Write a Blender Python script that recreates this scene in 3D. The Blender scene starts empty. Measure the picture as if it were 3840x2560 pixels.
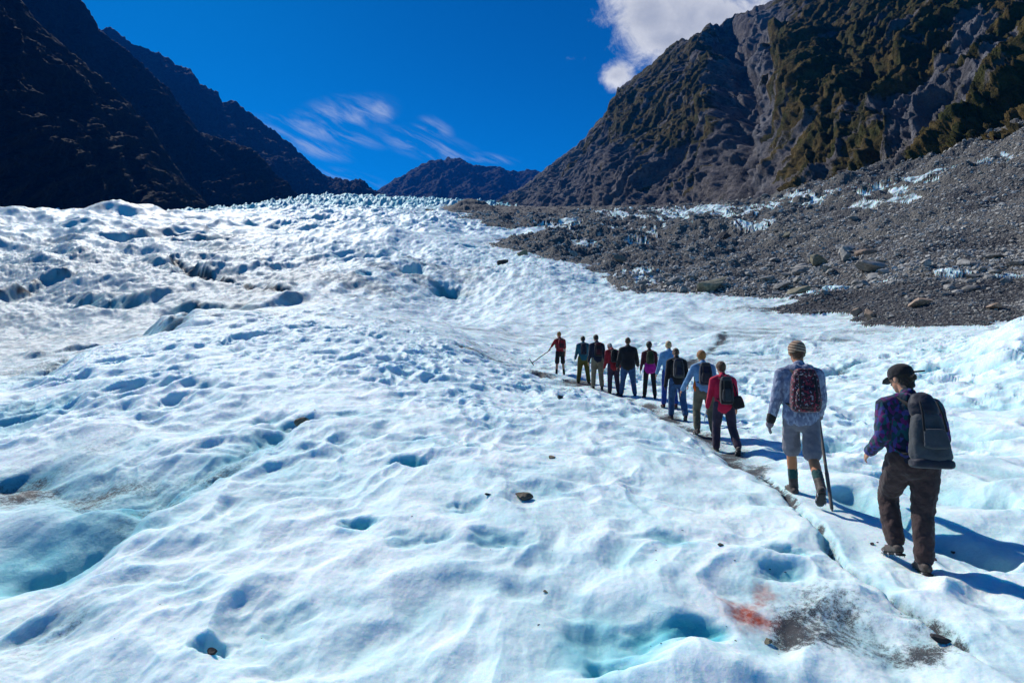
import bpy, bmesh, math, random
import numpy as np
from mathutils import Vector, Matrix
R = math.radians
random.seed(7)
scn = bpy.context.scene
COL = scn.collection
F, CX, CY, CZ = 1920.0, 1920.0, 1280.0, 2.1      # lens, image centre and eye height used to measure positions

# ---------------------------------------------------------------- camera, light, exposure
cam_d = bpy.data.cameras.new('camera'); cam = bpy.data.objects.new('camera', cam_d); COL.objects.link(cam)
cam_d.sensor_width = 36; cam_d.lens = 18.0; cam_d.clip_start = 0.1; cam_d.clip_end = 20000
cam.location = (0, 0, CZ); cam.rotation_euler = (R(90), 0, 0); scn.camera = cam
SUN_AZ, SUN_EL = R(-36), R(41)
sd = bpy.data.lights.new('sun', 'SUN'); sd.energy = 4.2; sd.angle = R(0.5); sd.color = (1.0, 0.972, 0.925)
so = bpy.data.objects.new('sun', sd); COL.objects.link(so)
sv = Vector((math.sin(SUN_AZ)*math.cos(SUN_EL), math.cos(SUN_AZ)*math.cos(SUN_EL), math.sin(SUN_EL)))
so.rotation_euler = sv.to_track_quat('Z', 'Y').to_euler(); so.location = (-40, 60, 80)
scn.view_settings.view_transform = 'Standard'; scn.view_settings.look = 'None'
scn.view_settings.exposure = 0.28; scn.view_settings.gamma = 1
scn.cycles.max_bounces = 6; scn.cycles.diffuse_bounces = 3; scn.cycles.volume_bounces = 0
scn.cycles.use_denoising = True

# ---------------------------------------------------------------- node helpers
class NT:
    def __init__(s, nt): s.nt = nt; s.nt.nodes.clear()
    def n(s, t, **k):
        nd = s.nt.nodes.new(t)
        for a, b in k.items(): setattr(nd, a, b)
        return nd
    def l(s, a, b): s.nt.links.new(a, b)
    def val(s, sock, v):
        if hasattr(v, 'is_linked') or isinstance(v, bpy.types.NodeSocket): s.l(v, sock)
        else: sock.default_value = v
    def math(s, op, a, b=0.0, c=0.0, clamp=False):
        m = s.n('ShaderNodeMath', operation=op, use_clamp=clamp)
        s.val(m.inputs[0], a); s.val(m.inputs[1], b)
        if op in ('MULTIPLY_ADD', 'SMOOTH_MIN', 'COMPARE'): s.val(m.inputs[2], c)
        return m.outputs[0]
    def mix(s, f, a, b, blend='MIX'):
        m = s.n('ShaderNodeMix', data_type='RGBA', blend_type=blend)
        s.val(m.inputs[0], f); s.val(m.inputs[6], c4(a)); s.val(m.inputs[7], c4(b))
        return m.outputs[2]
    def noise(s, vec, scale, detail=4, rough=0.5, dist=0.0, dim='3D'):
        m = s.n('ShaderNodeTexNoise'); m.inputs['Scale'].default_value = scale
        m.inputs['Detail'].default_value = detail; m.inputs['Roughness'].default_value = rough
        m.inputs['Distortion'].default_value = dist
        if vec is not None: s.l(vec, m.inputs['Vector'])
        return m.outputs[0]
    def ramp(s, f, a, b, lo=0.0, hi=1.0, smooth=True):
        m = s.n('ShaderNodeMapRange', interpolation_type='SMOOTHSTEP' if smooth else 'LINEAR')
        s.val(m.inputs[0], f); s.val(m.inputs[1], a); s.val(m.inputs[2], b); s.val(m.inputs[3], lo); s.val(m.inputs[4], hi)
        return m.outputs[0]
    def mapping(s, vec, scale=(1, 1, 1), rot=(0, 0, 0), loc=(0, 0, 0)):
        m = s.n('ShaderNodeMapping'); s.l(vec, m.inputs[0])
        m.inputs['Scale'].default_value = scale; m.inputs['Rotation'].default_value = rot; m.inputs['Location'].default_value = loc
        return m.outputs[0]
    def attr(s, name): return s.n('ShaderNodeAttribute', attribute_name=name).outputs['Fac']
    def bump(s, h, strength=0.5, dist=0.1, normal=None):
        m = s.n('ShaderNodeBump'); s.l(h, m.inputs['Height']); m.inputs['Strength'].default_value = strength
        m.inputs['Distance'].default_value = dist
        if normal is not None: s.l(normal, m.inputs['Normal'])
        return m.outputs[0]
def c4(c): return (*c, 1.0) if isinstance(c, tuple) and len(c) == 3 else c

# ---------------------------------------------------------------- sky
w = bpy.data.worlds.new('World'); scn.world = w; w.use_nodes = True
t = NT(w.node_tree)
sky = t.n('ShaderNodeTexSky', sky_type='NISHITA', sun_disc=False)
sky.sun_elevation = SUN_EL; sky.sun_rotation = SUN_AZ; sky.altitude = 1200; sky.air_density = 1.0; sky.dust_density = 0.3; sky.ozone_density = 3.0
geo = t.n('ShaderNodeTexCoord').outputs['Generated']
sep = t.n('ShaderNodeSeparateXYZ'); t.l(geo, sep.inputs[0])
deep = t.mix(t.ramp(sep.outputs[2], .12, .62), (0.004, 0.80, 1.48), (0.004, 0.55, 1.12))
tinted = t.mix(1.0, sky.outputs[0], deep, 'MULTIPLY')
ysafe = t.math('MAXIMUM', sep.outputs[1], 0.05)
U = t.math('DIVIDE', sep.outputs[0], ysafe); V = t.math('DIVIDE', sep.outputs[2], ysafe)   # gnomonic coordinates of the northern sky
def sky_blob(px, py, rx, ry, rot=0.0):
    u0, v0 = (px-CX)/F, (CY-py)/F
    du = t.math('SUBTRACT', U, u0); dv = t.math('SUBTRACT', V, v0)
    c, s_ = math.cos(rot), math.sin(rot)
    a = t.math('DIVIDE', t.math('ADD', t.math('MULTIPLY', du, c), t.math('MULTIPLY', dv, s_)), rx/F)
    b = t.math('DIVIDE', t.math('SUBTRACT', t.math('MULTIPLY', dv, c), t.math('MULTIPLY', du, s_)), ry/F)
    return t.math('SQRT', t.math('ADD', t.math('MULTIPLY', a, a), t.math('MULTIPLY', b, b)))
comb = t.n('ShaderNodeCombineXYZ'); t.l(U, comb.inputs[0]); t.l(V, comb.inputs[1])
uv = comb.outputs[0]
# cumulus
n1 = t.noise(uv, 5.0, 9, 0.62, 0.3); n2 = t.noise(uv, 16.0, 9, 0.7, 0.4)
d = None
for b in [(2700, 60, 370, 200), (2440, 60, 150, 120), (2500, 150, 150, 70), (2310, 282, 62, 52), (3000, -150, 500, 260)]:
    q = sky_blob(*b); d = q if d is None else t.math('MINIMUM', d, q)
dd = t.math('ADD', d, t.math('ADD', t.math('MULTIPLY', t.math('SUBTRACT', n1, 0.5), -2.6), t.math('MULTIPLY', t.math('SUBTRACT', n2, 0.5), -1.6)))
cum = t.ramp(dd, 1.4, 0.45)
cshade = t.ramp(t.math('ADD', n2, t.math('MULTIPLY', dd, 0.35)), 0.35, 1.05)
ccol = t.mix(cshade, (0.42, 0.46, 0.56), (0.92, 0.93, 0.96))
# cirrus
def cirrus(rot, sx, sy, seed, blobs, lo, hi):
    m = t.mapping(t.mapping(uv, (1, 1, 1), (0, 0, rot)), (sx, sy, 1), (0, 0, 0), (seed, seed*0.7, 0))
    wv = t.noise(t.mapping(uv, (4, 4, 1), (0, 0, 0), (seed, 0, 0)), 1.0, 3, 0.5)
    v2 = t.n('ShaderNodeVectorMath', operation='MULTIPLY_ADD')
    t.l(m, v2.inputs[0]); v2.inputs[1].default_value = (1, 1, 1)
    cc = t.n('ShaderNodeCombineXYZ'); t.l(t.math('MULTIPLY', wv, 2.2), cc.inputs[1]); t.l(cc.outputs[0], v2.inputs[2])
    n = t.noise(v2.outputs[0], 1.0, 6, 0.6, 0.4)
    d = None
    for b in blobs:
        q = sky_blob(*b); d = q if d is None else t.math('MINIMUM', d, q)
    fall = t.ramp(d, 1.25, 0.2)
    return t.math('MULTIPLY', t.ramp(n, lo, hi), fall)
ca = cirrus(R(24), 6, 34, 3.1, [(1200, 490, 260, 60, R(-8)), (1290, 430, 190, 75, R(8)), (1180, 555, 150, 40, R(-14)), (1420, 420, 60, 60, R(-30)), (1330, 670, 140, 28, R(-14))], 0.42, 0.72)
cb = cirrus(R(28), 7, 40, 7.7, [(1600, 545, 200, 55, R(-14)), (1620, 500, 80, 60, R(-20)), (1760, 590, 170, 26, R(-6))], 0.42, 0.72)
cir = t.math('MULTIPLY', t.math('MAXIMUM', ca, cb), 0.62, clamp=True)
cir = t.math('MULTIPLY', cir, t.math('GREATER_THAN', sep.outputs[1], 0.1))
bgA = t.n('ShaderNodeBackground'); t.l(tinted, bgA.inputs[0]); bgA.inputs[1].default_value = 0.062
bgB = t.n('ShaderNodeBackground'); bgB.inputs[0].default_value = (0.52, 0.62, 0.85, 1); bgB.inputs[1].default_value = 0.75
bgC = t.n('ShaderNodeBackground'); t.l(ccol, bgC.inputs[0]); bgC.inputs[1].default_value = 0.82
m1 = t.n('ShaderNodeMixShader'); t.l(cir, m1.inputs[0]); t.l(bgA.outputs[0], m1.inputs[1]); t.l(bgB.outputs[0], m1.inputs[2])
m2 = t.n('ShaderNodeMixShader'); t.l(t.math('MULTIPLY', cum, t.math('GREATER_THAN', sep.outputs[1], 0.1)), m2.inputs[0]); t.l(m1.outputs[0], m2.inputs[1]); t.l(bgC.outputs[0], m2.inputs[2])
wo = t.n('ShaderNodeOutputWorld'); t.l(m2.outputs[0], wo.inputs[0])

# ---------------------------------------------------------------- numpy noise
_rs = np.random.RandomState(3); _an = _rs.rand(256*256).astype(np.float32)*np.float32(2*np.pi)
_GX = np.cos(_an); _GY = np.sin(_an); _JX = _rs.rand(256*256).astype(np.float32); _JY = _rs.rand(256*256).astype(np.float32)
def pn(x, y, s=0):
    x = np.asarray(x, np.float32)+np.float32((s*37.71) % 191); y = np.asarray(y, np.float32)+np.float32((s*53.13) % 173)
    xf = np.floor(x); yf = np.floor(y); fx = x-xf; fy = y-yf
    xi = xf.astype(np.int32) & 255; yi = yf.astype(np.int32) & 255; x1 = (xi+1) & 255; y0 = yi << 8; y1 = ((yi+1) & 255) << 8
    u = fx*fx*fx*(fx*(fx*6-15)+10); v = fy*fy*fy*(fy*(fy*6-15)+10)
    i = y0+xi; a = _GX[i]*fx+_GY[i]*fy
    i = y0+x1; b = _GX[i]*(fx-1)+_GY[i]*fy
    i = y1+xi; c = _GX[i]*fx+_GY[i]*(fy-1)
    i = y1+x1; d = _GX[i]*(fx-1)+_GY[i]*(fy-1)
    a = a+(b-a)*u; c = c+(d-c)*u
    return (a+(c-a)*v)*np.float32(1.5)
def fbm(x, y, s=0, o=4, lac=2.03, g=0.5):
    a = 1.0; r = 0; 
    for i in range(o):
        r = r + a*pn(x+i*17.3, y-i*9.1, s+i); x = x*lac; y = y*lac; a *= g
    return r
def rdg(x, y, s=0, o=4, lac=2.1, g=0.5):
    a = 1.0; r = 0
    for i in range(o):
        r = r + a*(1-np.abs(pn(x+i*7.7, y+i*3.3, s+i))*2); x = x*lac; y = y*lac; a *= g
    return r
def cells(x, y, s=0, jit=0.85):
    """distance to nearest and second nearest jittered point"""
    xi = np.floor(x); yi = np.floor(y); d1 = np.full(np.shape(x), 9.0); d2 = d1.copy()
    for a in (-1, 0, 1):
        for b in (-1, 0, 1):
            h = (((yi+b+s*7).astype(np.int32) & 255) << 8)+((xi+a+s*31).astype(np.int32) & 255); hx = _JX[h]; hy = _JY[h]
            dx = xi+a+0.5+(hx-0.5)*jit-x; dy = yi+b+0.5+(hy-0.5)*jit-y
            dd = np.sqrt(dx*dx+dy*dy)
            m = dd < d1
            d2 = np.where(m, d1, np.minimum(d2, dd)); d1 = np.where(m, dd, d1)
    return d1, d2
def ss(x, a, b):
    q = np.clip((x-a)/(b-a), 0, 1); return q*q*(3-2*q)

# ---------------------------------------------------------------- measured terrain
PXS = np.array([-2400, -800, 0, 400, 800, 1200, 1600, 2000, 2400, 2800, 3200, 3600, 3840, 4300, 6200], float)
YS = np.array([0.4, 1.5, 3, 4.5, 6, 9, 12, 16, 20, 26, 34, 45, 60, 80, 110, 150, 210, 300, 430, 600, 900, 1300], float)
near = {  # ground height in metres at Y = .4 1.5 3 4.5 6 9
 -2400: [0, 0, -.05, -.1, -.05, .1], -800: [0, 0, -.05, -.1, -.05, .1], 0: [0, 0, -.03, -.10, -.05, .18], 400: [0, .02, .04, .06, .12, .34],
 800: [0, .05, .1, .16, .24, .50], 1200: [0, .05, .1, .18, .28, .58], 1600: [0, .05, .1, .2, .32, .56], 2000: [0, .05, .1, .2, .34, .48],
 2400: [0, .05, .1, .2, .30, .38], 2800: [0, .05, .1, .2, .24, .14], 3200: [0, .05, .1, .19, .26, .20], 3600: [0, .05, .1, .18, .24, .30],
 3840: [0, .05, .1, .2, .28, .5], 4300: [0, .05, .1, .2, .4, .8], 6200: [0, .05, .1, .3, .6, 1.2]}
far = {   # image row of the surface at Y = 12 16 20 26 34 45 60 80 110 150 210 300 430 600 900 1300
 -2400: [1500, 1440, 1400, 1380, 1340, 1290, 1230, 1150, 1040, 930, 850, 800, 790, 800, 820, 830],
 -800: [1500, 1450, 1420, 1395, 1350, 1300, 1240, 1160, 1040, 930, 840, 785, 790, 800, 820, 830],
 0: [1520, 1458, 1452, 1420, 1370, 1310, 1250, 1165, 1045, 930, 840, 785, 800, 830, 840, 850],
 400: [1470, 1370, 1322, 1300, 1300, 1280, 1225, 1145, 1035, 930, 850, 795, 805, 820, 830, 850],
 800: [1440, 1330, 1270, 1222, 1195, 1192, 1190, 1125, 1020, 930, 860, 808, 800, 800, 800, 850],
 1200: [1445, 1335, 1265, 1205, 1166, 1152, 1170, 1110, 1015, 935, 870, 818, 788, 772, 752, 740],
 1600: [1480, 1375, 1315, 1262, 1226, 1216, 1190, 1110, 1015, 935, 870, 818, 788, 774, 764, 752],
 2000: [1528, 1455, 1408, 1362, 1322, 1275, 1205, 1120, 1025, 950, 890, 840, 806, 788, 780, 775],
 2400: [1556, 1476, 1422, 1368, 1318, 1250, 1180, 1095, 1010, 930, 866, 815, 788, 780, 776, 775],
 2800: [1586, 1500, 1430, 1362, 1302, 1230, 1145, 1060, 960, 880, 800, 765, 760, 780, 800, 800],
 3200: [1560, 1460, 1392, 1325, 1262, 1190, 1085, 965, 850, 750, 668, 650, 700, 760, 800, 800],
 3600: [1510, 1400, 1330, 1262, 1205, 1105, 970, 830, 690, 590, 560, 600, 700, 760, 800, 800],
 3840: [1450, 1290, 1200, 1225, 1180, 1060, 910, 750, 600, 480, 500, 600, 700, 760, 800, 800],
 4300: [1360, 1200, 1090, 1040, 980, 860, 700, 540, 400, 360, 450, 600, 700, 760, 800, 800],
 6200: [1200, 1060, 960, 880, 800, 700, 560, 400, 300, 300, 450, 600, 700, 760, 800, 800]}
Q = np.zeros((len(PXS), len(YS)))
for i, p in enumerate(PXS):
    nz = np.array(near[int(p)])/YS[:6]; fz = CZ/YS[6:]-(np.array(far[int(p)])-CY)/F
    Q[i] = np.concatenate([nz, fz])
LY = np.log(YS)
def _cw(xs, x):
    """cubic hermite weights on a non-uniform axis (finite difference tangents)"""
    i = np.clip(np.searchsorted(xs, x)-1, 0, len(xs)-2); h = xs[i+1]-xs[i]; q = np.clip((x-xs[i])/h, 0, 1)
    return i, h, q
def _herm(vals, xs, x, axis_first):
    i, h, q = _cw(xs, x)
    s = np.diff(vals, axis=0)/np.diff(xs)[:, None]
    tg = np.zeros_like(vals); tg[0] = s[0]; tg[-1] = s[-1]
    same = (s[1:]*s[:-1]) > 0
    tg[1:-1] = np.where(same, 2*s[1:]*s[:-1]/(s[1:]+s[:-1]+1e-12*np.sign(s[1:]+s[:-1]+1e-20)), 0.35*0.5*(s[1:]+s[:-1]))
    q2, q3 = q*q, q*q*q
    return i, h, q, tg, (2*q3-3*q2+1), (q3-2*q2+q), (-2*q3+3*q2), (q3-q2)
# densify table: rows first along log distance, then columns; final lookup bilinear on a fine table
GL = np.linspace(LY[0], LY[-1], 700); GP = np.linspace(PXS[0], PXS[-1], 900)
i, h, q, tg, a0, a1, b0, b1 = _herm(Q.T.copy(), LY, GL, True)
T1 = (Q.T[i]*a0[:, None]+tg[i]*(a1*h)[:, None]+Q.T[i+1]*b0[:, None]+tg[i+1]*(b1*h)[:, None])   # (700, npx)
T1 = T1.T.copy()
i, h, q, tg, a0, a1, b0, b1 = _herm(T1, PXS, GP, True)
T2 = (T1[i]*a0[:, None]+tg[i]*(a1*h)[:, None]+T1[i+1]*b0[:, None]+tg[i+1]*(b1*h)[:, None])     # (900, 700)
def macro(X, Y):
    Y = np.maximum(np.asarray(Y, float), 0.41); px = CX+F*np.asarray(X, float)/Y
    fp = np.clip((px-GP[0])/(GP[1]-GP[0]), 0, len(GP)-1.001); fl = np.clip((np.log(Y)-GL[0])/(GL[1]-GL[0]), 0, len(GL)-1.001)
    i = fp.astype(int); j = fl.astype(int); a = fp-i; b = fl-j
    q = (T2[i, j]*(1-a)+T2[i+1, j]*a)*(1-b)+(T2[i, j+1]*(1-a)+T2[i+1, j+1]*a)*b
    return q*Y
_yy = np.exp(np.linspace(math.log(1.0), math.log(1290), 4000))
def at(px, py):
    """plan position and distance of the ground seen at an image point"""
    X = (px-CX)/F*_yy; z = macro(X, _yy); ray = CZ-_yy*(py-CY)/F
    k = np.argmax(z >= ray)
    if z[k] < ray[k]: k = int(np.argmax(z-ray))
    return float(X[k]), float(_yy[k])
def line(pts): return np.array([at(*p) for p in pts])
def pdist(X, Y, P):
    """distance to a polyline, side sign, and position along it (0..1)"""
    best = np.full(X.shape, 1e9); side = np.zeros(X.shape); tt = np.zeros(X.shape)
    seg = np.hypot(*(np.diff(P, axis=0).T)); cum_ = np.concatenate([[0], np.cumsum(seg)]); L = cum_[-1]
    for k in range(len(P)-1):
        ax, ay = P[k]; bx, by = P[k+1]; dx, dy = bx-ax, by-ay; l2 = dx*dx+dy*dy+1e-9
        q = np.clip(((X-ax)*dx+(Y-ay)*dy)/l2, 0, 1)
        d = np.hypot(X-ax-q*dx, Y-ay-q*dy); m = d < best
        best = np.where(m, d, best); side = np.where(m, np.sign(dx*(Y-ay)-dy*(X-ax)), side)
        tt = np.where(m, (cum_[k]+q*seg[k])/L, tt)
    return best, side, tt
def inpoly(X, Y, P):
    c = np.zeros(X.shape, bool); n = len(P)
    for k in range(n):
        x1, y1 = P[k]; x2, y2 = P[(k+1) % n]
        cond = ((y1 > Y) != (y2 > Y)) & (X < (x2-x1)*(Y-y1)/((y2-y1) if abs(y2-y1) > 1e-9 else 1e-9)+x1)
        c ^= cond
    return c
def sdpoly(X, Y, P):
    PP = np.vstack([P, P[:1]]); d, _, _ = pdist(X, Y, PP); return np.where(inpoly(X, Y, P), -d, d)

# melt pits: image point, image half width, plan length ratio, depth (m), blueness, dirt
PITS = [
 (1690, 1062, 62, 1.1, 3.4, 1.0, .25), (1380, 955, 95, 1.2, 5.5, .55, 0), (1470, 945, 40, 1, 3.0, .8, 0), (1560, 1025, 40, 2.4, 3.0, .5, 0),
 (1880, 1035, 22, 1.2, 2.0, .9, 0), (1770, 925, 55, 0.5, 2.8, 1.0, 0), (1705, 1180, 55, 0.9, 2.4, .9, 0), (1600, 1182, 40, 0.8, 2.2, .7, .1),
 (1375, 1060, 40, .8, 1.6, 1.0, 0), (1365, 900, 22, .8, 3.0, .5, 0), (2220, 1062, 60, .7, 1.5, .9, 0), (960, 830, 40, 1.2, 4, .9, 0),
 (1480, 855, 70, 1.2, 4, .5, 0), (1010, 860, 40, 1.2, 3, .5, 0), (60, 1550, 200, .8, .14, .6, .1), 
 (1545, 1742, 66, .55, .22, 1.0, 0), (1335, 1960, 58, .6, .20, .85, 0), (550, 1682, 50, .8, .14, .5, 0), (1740, 1910, 60, .7, .10, .3, 0),
 (1530, 2030, 60, .7, .10, .45, .05), (1660, 2020, 40, .7, .08, .4, 0), (1870, 2040, 90, .6, .12, .6, .1), (2500, 2030, 90, .6, .12, .6, .12), (2960, 2080, 60, .7, .16, .75, .05),
 (2940, 2150, 75, .45, .10, .7, .1), (2260, 2400, 190, .8, .20, .75, .03), (2330, 2500, 110, .7, .16, 1.0, .25), (2560, 2370, 150, .45, .17, 1.0, .2), (2150, 2400, 300, .8, .06, .2, 0), (1250, 1800, 200, .7, .08, .2, 0), (1900, 2150, 260, .6, .07, .2, 0), (3530, 1400, 62, 1.3, .45, .8, 0), (3550, 1310, 45, 1.3, .4, .7, 0),
 (3130, 1672, 85, .9, .5, .5, .9), (2980, 1690, 60, .8, .3, .3, .7), (2640, 1600, 40, .8, .1, .5, 0), (1130, 1590, 70, .6, .22, .7, .5), (1010, 1570, 60, .6, .15, .6, 0),
 (1040, 2330, 110, .8, .12, .25, 0), (800, 2420, 60, .8, .16, .6, 0), (200, 2370, 120, .7, .08, .35, .2), (2740, 1330, 50, .9, .9, .6, .6), (2860, 1325, 45, .9, .8, .6, .5),
 (130, 2120, 230, .8, .17, .8, .04), (400, 1985, 180, .8, .14, .75, .2), (590, 1870, 150, .7, .12, .9, .2), (50, 1795, 150, .6, .12, .8, .55),
 (1600, 1650, 50, .6, .10, .4, 0), (1820, 1590, 45, .6, .10, .35, 0), (1980, 1650, 55, .6, .10, .4, 0), (1300, 1570, 60, .6, .12, .4, 0), (880, 1760, 80, .5, .10, .4, 0), (1280, 1700, 60, .6, .1, .3, 0),
 (640, 1390, 60, .8, .25, .5, .1), (1060, 1220, 50, 1, .4, .35, 0), (900, 1290, 50, 1, .35, .35, 0), (1400, 1260, 50, 1, .4, .35, 0), (2040, 1840, 90, .7, .08, .35, 0), (1990, 1760, 70, .7, .08, .3, 0)]
PITW = []
for (px, py, hw, ratio, dep, bl, di) in PITS:
    x, y = at(px, py); a = hw/F*y*1.12; PITW.append((x, y, a*(1.25 if py > 1500 else 1.1), a*ratio*(1.3 if py > 1500 else 1.1), dep*(.72 if py > 1500 else .9), bl, di))
# grooves: points, half width (m), depth, blueness, dirt
GRV = [
 (line([(2990, 1890), (2850, 1780), (2700, 1680)]), .10, .10, .1, .8),
 (line([(3720, 2560), (3560, 2420), (3420, 2310), (3270, 2200), (3140, 2090), (3080, 1985), (2990, 1890), (2850, 1760)]), .045, .16, .35, .75),
 (line([(3840, 2110), (3660, 2060), (3500, 1985), (3380, 1925), (3250, 1880), (3120, 1830)]), .16, .26, .6, .25),
 (line([(3840, 1655), (3600, 1640), (3400, 1600), (3180, 1560)]), .35, .22, .3, .45),
 (line([(3840, 1525), (3640, 1520), (3500, 1515), (3330, 1545)]), .3, .22, .5, .2),
 (line([(2860, 1780), (2760, 1690), (2600, 1600), (2450, 1520), (2300, 1470), (2130, 1420)]), .24, .17, .1, .85),
 (line([(3840, 1900), (3600, 1880), (3420, 1800), (3300, 1760)]), .25, .16, .5, .3),
 (line([(0, 2190), (180, 2120), (330, 2040), (480, 1965), (570, 1890), (700, 1800), (900, 1700), (1060, 1610)]), .26, .17, .75, .4),
 (line([(0, 1790), (150, 1800), (330, 1850), (480, 1900)]), .55, .15, .7, .5),
 (line([(0, 1465), (170, 1390), (332, 1318), (553, 1262), (885, 1180), (1080, 1155)]), .7, .7, .5, .35),
 (line([(600, 960), (720, 1010), (820, 1050), (960, 1090), (1100, 1120)]), .7, 1.2, .3, .8),
 (line([(1700, 1300), (1850, 1350), (2000, 1400), (2200, 1450)]), .5, .02, .1, .8),
 (line([(640, 900), (760, 890), (880, 905)]), 1.0, 1.5, .5, .2),
 (line([(2450, 1450), (2600, 1350), (2720, 1290), (2830, 1270)]), .32, .07, .3, .8),
 (line([(2160, 1380), (2300, 1330), (2420, 1290)]), .25, .2, .3, .5),
 (line([(3250, 1350), (3120, 1400), (2980, 1420)]), .22, .25, .4, .6),
]
# scarps (base line facing the viewer): points, height, blueness, dirt, fade length
SCP = [
 (line([(230, 1115), (420, 1128), (520, 1134)]), 2.7, .8, .22, 12),
 (line([(650, 1150), (760, 1170), (890, 1176), (1020, 1155)]), 3.3, .8, .30, 13),
 (line([(660, 1010), (760, 1032), (860, 1040)]), 3.0, .55, .12, 16),
 (line([(0, 1112), (90, 1080), (200, 1045), (320, 1022)]), 2.0, .25, 1.0, 10),
 (line([(520, 1258), (640, 1240), (760, 1225)]), 0.83, .6, 0.17, 4),
 (line([(90, 1350), (250, 1318), (400, 1290)]), 0.52, .35, 0.20, 3),
 (line([(150, 845), (350, 880), (520, 885)]), 2.62, .35, 0.05, 40),
 (line([(600, 870), (780, 868)]), 2.25, .5, 0.05, 40),
 (line([(520, 960), (580, 1000), (640, 1020)]), 1.50, .3, 0.15, 8),
]
# debris covered ground (moraine)
MOR = line([(1640, 792), (1720, 800), (1800, 832), (1900, 852), (2010, 862), (2110, 852), (2050, 880), (1880, 895), (1830, 908), (1900, 930), (1960, 955), (2060, 980), (2180, 1005), (2290, 1050), (2340, 1090), (2400, 1105), (2600, 1108),
            (2900, 1118), (3000, 1130), (2860, 1160), (2920, 1180), (3180, 1175), (3250, 1225), (3350, 1232), (3500, 1236), (3700, 1225), (3870, 1180)])
MOR = np.vstack([MOR, [(60, 36), (120, 36), (900, 500), (900, 1300), (30, 1300), (20, 1250), (-60, 700)]])
# bare ice showing through the moraine: image point, half width, half height, slant
ICEP = [(2560, 800, 115, 30, 0), (2330, 812, 60, 16, 0), (2660, 790, 50, 20, 10), (2480, 865, 60, 14, -8), (2190, 915, 60, 12, 4), (2270, 870, 45, 12, 8), (2080, 845, 110, 12, -4), (2060, 868, 50, 10, -10), (3390, 700, 110, 30, -24), (3600, 640, 75, 16, -20),
        (3720, 610, 80, 26, -20), (3820, 600, 40, 40, 0), (3050, 770, 90, 11, -20), (2810, 855, 30, 20, 0), (2390, 1040, 70, 14, -14), (3560, 1030, 40, 16, 0), (3790, 1030, 45, 18, 0), (3090, 1098, 120, 10, -4), (2760, 810, 30, 14, 0), (2400, 915, 40, 10, -8),
        (2230, 800, 40, 10, 0), (2420, 1055, 60, 16, -8), (3300, 1075, 50, 8, 4)]
ICEW = []
for (px, py, hw, hh, sl) in ICEP:
    x, y = at(px, py); _, y2 = at(px, py-hh); _, y1 = at(px, py+hh)
    ICEW.append((x, y, hw/F*y, max(1.0, (y2-y1)*0.5), px))

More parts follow.
